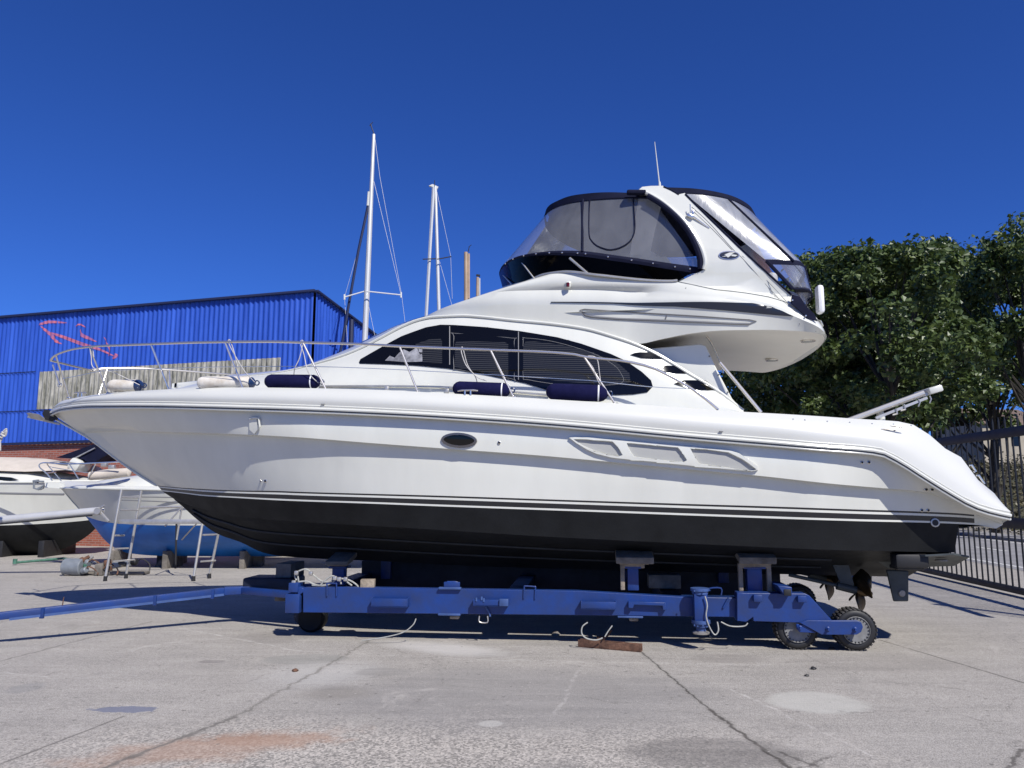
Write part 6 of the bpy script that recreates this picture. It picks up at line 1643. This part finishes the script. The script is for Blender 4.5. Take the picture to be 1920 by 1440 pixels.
# ============================================================ BOATS LEFT OF THE YACHT
def side_boat(name, Y, half, sheer, keel, stripe=None, mats=(None, None), yaw=0.0, bow_left=True, label='', wl=None, cat='boat', L_bow=3.0, deckrise=.12):
    """sheer / waterline / keel given as photo points at the boat's near side distance Y"""
    s0 = at_depth(*sheer[0], Y); root = empty(name, (s0.x, Y + half, 0), 0, label=label, cat=cat)
    base = Vector((s0.x, Y + half, 0))
    b = 0 if bow_left else 1
    def wfun(x0, W, L, q):
        def f(x):
            s_ = (x - x0) / L if bow_left else (x0 - x) / L
            return 0 if s_ <= 0 else (W if s_ >= 1 else W * (1 - (1 - s_) ** 2) ** q)
        return f
    def curve(pts, W, L, q):
        e_ = pts[0] if bow_left else pts[-1]
        wf_ = wfun(at_depth(*e_, Y + half).x - base.x, W, L, q); P = []
        for a_, b__ in pts:
            d_ = half
            for _ in range(30):
                p_ = at_depth(a_, b__, Y + d_) - base; d_ = .5 * d_ + .5 * (half - wf_(p_.x))
            P.append(at_depth(a_, b__, Y + d_) - base)
        P.sort(key=lambda p: p.x); return pchip([p.x for p in P], [p.z for p in P]), P[0].x, P[-1].x, wf_
    fs, xs0, xs1, ws = curve(sheer, half, L_bow, .75); fw, xw0, xw1, ww = curve(wl, half * .88, L_bow * 1.05, 1.05)
    fk, xk0, xk1, _w = curve(keel, 0.0, 1.0, 1.0)
    n = 50; UU = [(i / n) ** 1.6 for i in range(n + 1)]
    def line(f, x0, x1, wf_):
        out = []
        for u in UU:
            x = x0 + (x1 - x0) * u if bow_left else x1 - (x1 - x0) * u
            out.append(Vector((x, -wf_(x), f(x))))
        return out
    A = line(fs, xs0, xs1, ws); B = line(fw, xw0, xw1, ww); K = line(fk, xk0, xk1, lambda x: 0)
    Cc = [B[i].lerp(K[i], .45) + Vector((0, -.25 * min(1, -B[i].y), 0)) for i in range(n + 1)]
    mb = MB().grid([A, [a.lerp(b_, .5) + Vector((0, .02, 0)) for a, b_ in zip(A, B)], B]); mb.mirror(); o = mb.build('hull', mats[0], root, fix=False); fix_normals(o)
    mb = MB().grid([B, Cc, K]); mb.mirror(); o = mb.build('bottom', mats[1], root, fix=False); fix_normals(o)
    G = [p + Vector((0, .05 * min(1, -p.y / .1), .05)) for p in A]
    mb = MB().grid([A, G]); mb.mirror(); mb.grid([[Vector((p.x, p.y * k, p.z + deckrise * (1 - k * k))) for p in G] for k in (1, .66, .33, 0, -.33, -.66, -1)])
    o = mb.build('deck', M['gel2'], root)
    e = [A[-1], B[-1], Cc[-1], K[-1]]; MB().grid([e, [Vector((p.x, -p.y, p.z)) for p in e]]).build('transom', mats[0], root)
    MB().tube([p + Vector((0, -.01, 0)) for p in A], .025, 6).mirror().build('rub_rail', stripe or M['gel'], root)
    return root, base, Y, ws, fs, G
# boat with blue bottom, bow pointing left
YB3 = 17.6
b3, base3, _, ws3, fs3, G3 = side_boat('motorboat', YB3, 1.25,
    [(113, 915), (160, 915.5), (240, 917), (320, 918.5), (420, 920), (520, 922), (700, 925)], [(163, 971), (178, 990), (200, 1016), (215, 1027), (240, 1037), (300, 1042), (420, 1043), (700, 1042)],
    wl=[(160, 968), (190, 977), (225, 982), (300, 985), (420, 985), (700, 985)], mats=(M['gel'], M['blueanti']), label='white motorboat with bright blue bottom behind the scaffold trestle', L_bow=3.6)
def q3(a, b, dy=1.25): return at_depth(a, b, YB3 + dy) - base3
MB().prism([q3(84, 905, 1.1), q3(112, 905, 1.1), q3(125, 911, 1.1), q3(113, 916, 1.1), q3(84, 914, 1.1)], (0, .3, 0)).build('bow_platform', M['gel'], b3)
mb = MB().tube([q3(64, 903), q3(64, 916)], .02, 6).tube([q3(82, 903), q3(62, 902), q3(63, 915), q3(72, 918), q3(80, 911)], .022, 6).prism([q3(62, 900), q3(70, 899), q3(69, 906), q3(62, 905)], (0, .08, 0)).prism([q3(67, 916), q3(82, 909), q3(80, 916), q3(74, 919)], (0, .06, 0))
mb.build('anchor', M['greyplastic'], b3)
def rail3(pts, r=.014, n='pulpit_rail'):
    return MB().tube(spline([q3(*p) for p in pts], 4), r, 6).build(n, M['steel'], b3)
rail3([(98, 901, .6), (88, 888, .6), (75, 877, .6), (74, 871, .6), (80, 868, .6), (90, 868, .6), (130, 870, .4), (180, 868, .2), (225, 866, .1)], .017)
rail3([(115, 902, 1.9), (100, 884, 1.9), (91, 874, 1.9), (91, 868, 1.8), (120, 866, 1.9), (160, 872, 1.9)], .014); rail3([(85, 887, .6), (105, 885, 1.8)]); rail3([(130, 870, .4), (148, 899, .4)]); rail3([(180, 868, .2), (165, 899, .3)]); rail3([(91, 875, 1.9), (160, 886, 1.9), (200, 886, 1.9)], .01)
# foredeck hump with cream cover and coach roof
mb = MB(); rows = []
for i, (px_, zt_) in enumerate(((146, 905), (165, 900), (190, 895), (225, 892), (255, 888), (300, 880), (345, 880), (420, 880), (560, 882))):
    hx = q3(px_, zt_, .6); w_ = .2 + .85 * min(1, i / 4)
    zb = fs3(hx.x) + .02
    rows.append([Vector((hx.x, y * w_, zb + (max(.03, hx.z - zb)) * (1 - abs(y) ** 3))) for y in (-1, -.85, -.6, -.3, 0, .3, .6, .85, 1)])
mb.grid(rows); mb.build('cabin', M['gel'], b3)
MB().lathe(q3(165, 893, .4), (1, 0, .1), [(0, .02), (.05, .10), (.5, .12), (.95, .1), (1.0, .02)], 12).build('foredeck_cushion', M['tan'], b3)
for a, b in ((196, 871), (210, 876)):
    MB().box(q3(a, b, .9), (.14, .12, .10), bev=.02).build('search_light', M['alu'], b3)
MB().tube([q3(190, 884, .5), q3(215, 891, .5)], .012, 6).build('hand_rail', M['steel'], b3)
for a, b, c_, d_ in ((232, 931, 520, 936), (225, 937, 520, 950)):
    MB().tube([at_depth(a + (c_ - a) * t / 6, b + (d_ - b) * t / 6, YB3 + .02) - base3 + Vector((0, -.02 - 0.0, 0)) for t in range(7)], .014, 6).build('hull_stripe', M['pin'], b3)
# cradle legs
for a in (232, 330, 470):
    g = at_depth(a, 925, YB3 + 1.2); MB().box((g.x - base3.x, 0, .2), (.12, .9, .42), bev=.01).build('cradle_leg', M['concreteblock'], b3)
# larger cruiser behind, bow pointing right
YB1 = 21.0
b1, base1, _, ws1, fs1, G1 = side_boat('cabin_cruiser', YB1, 1.5,
    [(-260, 905), (-100, 904), (0, 904), (60, 904), (120, 904), (180, 903), (230, 902)], [(-260, 1045), (-100, 1047), (0, 1046), (60, 1042), (110, 1032), (150, 1014), (172, 998), (190, 978)],
    wl=[(-260, 985), (0, 985), (100, 981), (150, 977), (192, 972)], mats=(M['gel'], M['antifoul']), bow_left=False, label='white cabin cruiser under a tan cover at the far left', L_bow=4.0, cat='cabin cruiser')
def q1f(a, b, dy=0.0): return at_depth(a, b, YB1 + dy) - base1
MB().tube([q1f(x_, 925 + 2 * math.sin(x_ * .01), -.03) for x_ in range(-240, 150, 30)], .03, 6).build('hull_stripe', M['pin'], b1)
mb = MB(); rows = []
for i, (px_, t_) in enumerate(((-260, 872), (-150, 874), (-60, 872), (0, 877), (40, 880), (80, 885), (120, 892), (165, 899))):
    w_ = 1.25 if i < 5 else 1.25 - .3 * (i - 4); c_ = q1f(px_, t_, .3)
    rows.append([Vector((c_.x, y * w_, fs1(c_.x) + (c_.z - fs1(c_.x)) * (1 - abs(y) ** 3.5))) for y in (-1, -.92, -.8, -.5, 0, .5, .8, .92, 1)])
mb.grid(rows); mb.build('cabin', M['gel'], b1)
MB().prism([q1f(-60, 891, .18), q1f(0, 893.5, .18), q1f(20, 895, .18), q1f(34, 899.5, .18), q1f(0, 902, .18), q1f(-60, 903, .18)], (0, .05, 0)).build('cabin_window', M['glass'], b1)
mb = MB(); rows = []
for i, (px_, t_) in enumerate(((-200, 868), (-100, 860), (-30, 854.5), (20, 856), (70, 860), (110, 864), (150, 871), (154, 880))):
    c_ = q1f(px_, t_, 1.0); b_ = q1f(px_, 884 if px_ < 100 else 882, .5)
    rows.append([Vector((c_.x, y * 1.0, b_.z + (c_.z - b_.z) * (1 - abs(y) ** 2.2) + .02 * sin(i * 2.1 + y * 5))) for y in (-1, -.9, -.7, -.4, -.1, .2, .5, .8, 1)])
mb.grid(rows); mb.build('boat_cover', M['tan'], b1)
MB().box(q1f(150, 872, .9), (.35, .7, .35), bev=.1, rot=Matrix.Rotation(.5, 3, 'Y').to_quaternion()).build('windshield', M['gel'], b1)
mb = MB().prism([q1f(105, 858, .7), q1f(150, 842, .7), q1f(175, 833, .7), q1f(190, 838, .7), q1f(206, 850, .7), q1f(185, 862, .7), q1f(170, 871, .7), q1f(156, 861, .7), q1f(135, 860, .7)], (0, 1.2, .1))
mb.build('folded_canopy', M['navy'], b1)
MB().tube([q1f(138, 860, .65), q1f(178, 840, .65)], .02, 6).build('canopy_frame', M['alu'], b1)
for a in (-120, 30, 105):
    g = at_depth(a, 925, YB1 + 1.2); MB().box((g.x - base1.x, 0, .22), (.16, 1.6, .45), bev=.01).build('cradle_leg', M['blackrub'], b1)
# mast lying across trestles in front of the cruiser
a = at_depth(-420, 1014, 16.6); b_ = at_depth(186, 958, 16.6)
o = MB().tube([a - a, b_ - a], .085, 14).build('mast', M['mast']); o.location = a
tag(o, 'grey aluminium mast laid out horizontally in front of the tan-covered cruiser', 'mast')
hd_ = MB().lathe(b_ - a + Vector((0, -.09, .0)), (0, 1, 0), [(0, .07), (.02, .05), (.16, .05), (.18, .07)], 16)
hd_.tube([b_ - a + Vector((-.2, 0, -.09)), b_ - a + Vector((.1, 0, .12))], .02, 6).tube([b_ - a, b_ - a + Vector((.22, 0, -.22))], .03, 6)
hd_.build('mast_head', M['alu'], o)
MB().tube([Vector((0, -.08, -.09)), b_ - a + Vector((-.1, -.08, -.09))], .016, 6).build('luff_track', M['blackrub'], o)
for f_, in ((.06,), (.52,)):
    p = (b_ - a) * f_; t_ = MB()
    for sx in (-.28, .28):
        for sy in (-.28, .28):
            t_.tube([p + Vector((sx, sy, -a.z - p.z)), p + Vector((sx * .2, sy * .4, -.11))], .022, 6)
    t_.beam(p + Vector((-.16, 0, -.12)), p + Vector((.16, 0, -.12)), .3, .05)
    t_ = t_.build('stand', M['blackrub']); t_.location = a; tag(t_, 'dark trestle under the ' + ('foot' if f_ < .5 else 'middle') + ' of the laid-out mast', 'trestle')

# ============================================================ SAILING YACHTS BEHIND
def sailboat(px_top, py_top, px_bot, py_bot, Y, wtop, label, spreaders, stays, m='mast', hl=9.0, rot=.5, extra=None, thick=.075):
    t = at_depth(px_top, py_top, Y); bt_ = at_depth(px_bot, py_bot, Y)
    d = (t - bt_) / (t.z - bt_.z); foot_ = bt_ - d * (bt_.z - 1.6); base = Vector((foot_.x, Y, 0))
    root = empty('sailing_yacht', base, 0, label=label, cat='sailing yacht')
    R = Matrix.Rotation(rot, 3, 'Z'); mb = MB(); secs = []
    for i in range(15):
        u = -1 + 2 * i / 14; w_ = 1.25 * (1 - abs(u) ** 2.4); sh = 1.45 + .15 * u * u
        secs.append([R @ Vector((u * hl / 2, y * w_, z)) for y, z in ((-1, sh), (-.98, 1.1), (-.75, .75), (0, .5), (.75, .75), (.98, 1.1), (1, sh), (0, sh + .05))])
    mb.grid(secs, closed=True); mb.build('hull', M['gel'], root)
    MB().prism([R @ Vector((-.6, 0, .7)), R @ Vector((.8, 0, .7)), R @ Vector((.6, 0, .08)), R @ Vector((-.4, 0, .08))], R @ Vector((0, .14, 0))).build('keel', M['antifoul'], root)
    MB().box((0, 0, 1.65), (hl * .35, 1.4, .35), bev=.1, rot=R.to_quaternion()).build('coachroof', M['gel2'], root)
    tt = t - base; bb = foot_ - base
    MB().tube([bb, bb.lerp(tt, .6), tt], [thick, thick * .95, wtop], 10).build('mast', M[m], root)
    for (a, b, c_, e, mm) in spreaders:
        MB().tube([at_depth(a, b, Y - .3) - base, at_depth(c_, e, Y) - base], .022, 6).build('spreader', M[mm], root)
    for pts, r_, mm in stays:
        MB().tube([at_depth(a, b, Y) - base for a, b in pts], r_, 6).build('stay', M[mm], root)
    if extra: extra(root, base, Y)
    return root
def ex1(root, base, Y):
    q = lambda a, b, dy=0: at_depth(a, b, Y + dy) - base
    MB().tube([q(701, 250), q(697, 240), q(695, 232)], .018, 6).tube([q(693, 236), q(699, 229)], .012, 6).build('wind_vane', M['blackrub'], root)
    MB().tube([q(646, 552, -.3), q(646, 562, -.3)], .03, 6).build('spreader_end', M['gel'], root)
    MB().tube([q(752, 548), q(752, 558)], .03, 6).build('spreader_end', M['gel'], root)
    MB().tube([q(692, 360), q(690, 386)], .05, 8).build('furler_swivel', M['gel'], root)
sailboat(701, 252, 684, 640, 24.0, .055, 'tall sailing yacht with grey mast and dark furled foresail before the blue shed corner', [(646, 557, 684, 546, 'mast'), (686, 546, 752, 553, 'mast')],
         [([(690, 386), (672, 470), (655, 565), (642, 640), (630, 700)], .045, 'cladtrim'), ([(703, 258), (712, 330), (753, 553), (764, 640)], .006, 'mast'), ([(701, 340), (752, 553)], .006, 'mast'), ([(646, 557), (668, 480), (698, 345)], .006, 'mast'), ([(686, 548), (705, 640)], .006, 'mast'), ([(646, 557), (652, 650)], .006, 'mast')], extra=ex1, rot=.9, thick=.095)
def ex2(root, base, Y):
    q = lambda a, b, dy=0: at_depth(a, b, Y + dy) - base
    MB().prism([q(804, 348), q(811, 345), q(822, 350), q(820, 354), (q(808, 349))], (0, .12, 0)).build('masthead_light', M['gel'], root)
    MB().tube([q(815, 338), q(815, 350)], .015, 6).build('wind_vane', M['blackrub'], root)
sailboat(816.5, 350, 823, 582, 30.0, .06, 'sailing yacht with a slim white mast and furled sail rising over the cabin roof', [(793, 486, 818, 485, 'blackrub'), (820, 486, 846, 481, 'blackrub')],
         [([(813, 352), (806, 470), (799, 595)], .07, 'mast'), ([(818, 354), (845, 480), (848, 560)], .008, 'mast'), ([(824, 490), (848, 575)], .008, 'mast')], extra=ex2, rot=.3, hl=8, thick=.08)
def ex3(root, base, Y):
    q = lambda a, b, dy=0: at_depth(a, b, Y + dy) - base
    MB().tube([q(878, 472), q(880, 462)], .02, 6).tube([q(879, 463), q(884, 459)], .015, 6).build('wind_vane', M['blackrub'], root)
sailboat(873.5, 473, 874, 560, 34.0, .09, 'sailing yacht showing only its brown mast top above the flybridge slope', [], [([(878.5, 476), (878.5, 560)], .07, 'mastwood')], m='mastwood', extra=ex3, rot=.2, hl=8, thick=.12)
sailboat(895.5, 520, 895, 560, 38.0, .07, 'sailing yacht showing the shortest mast tip, right of the brown mast', [], [([(899, 522), (899, 556)], .05, 'mast'), ([(893, 516), (900, 517)], .06, 'blackrub')], m='mastwood', rot=.2, hl=8, thick=.09)
# rigging bundle hanging at the far left edge
p = at_depth(3, 818, 15.0)
mb = MB(); random.seed(9)
for i in range(9):
    a = Vector((random.uniform(-.12, .09), random.uniform(-.05, .05), random.uniform(-.05, .16))); mb.tube(spline([a, a + Vector((.05, 0, .04)), a + Vector((.02, .02, -.06)), a + Vector((-.04, 0, -.02))], 4), .014, 6)
mb.tube([Vector((-.05, 0, -.1)), Vector((-.08, 0, -p.z))], .02, 8).tube([Vector((-.05, 0, .0)), Vector((-.02, 0, -.28))], .035, 8)
o = mb.build('rope_bundle', M['rope']); o.location = p; tag(o, 'bundle of pale rope on a thin pole at the far left edge', 'rope bundle')
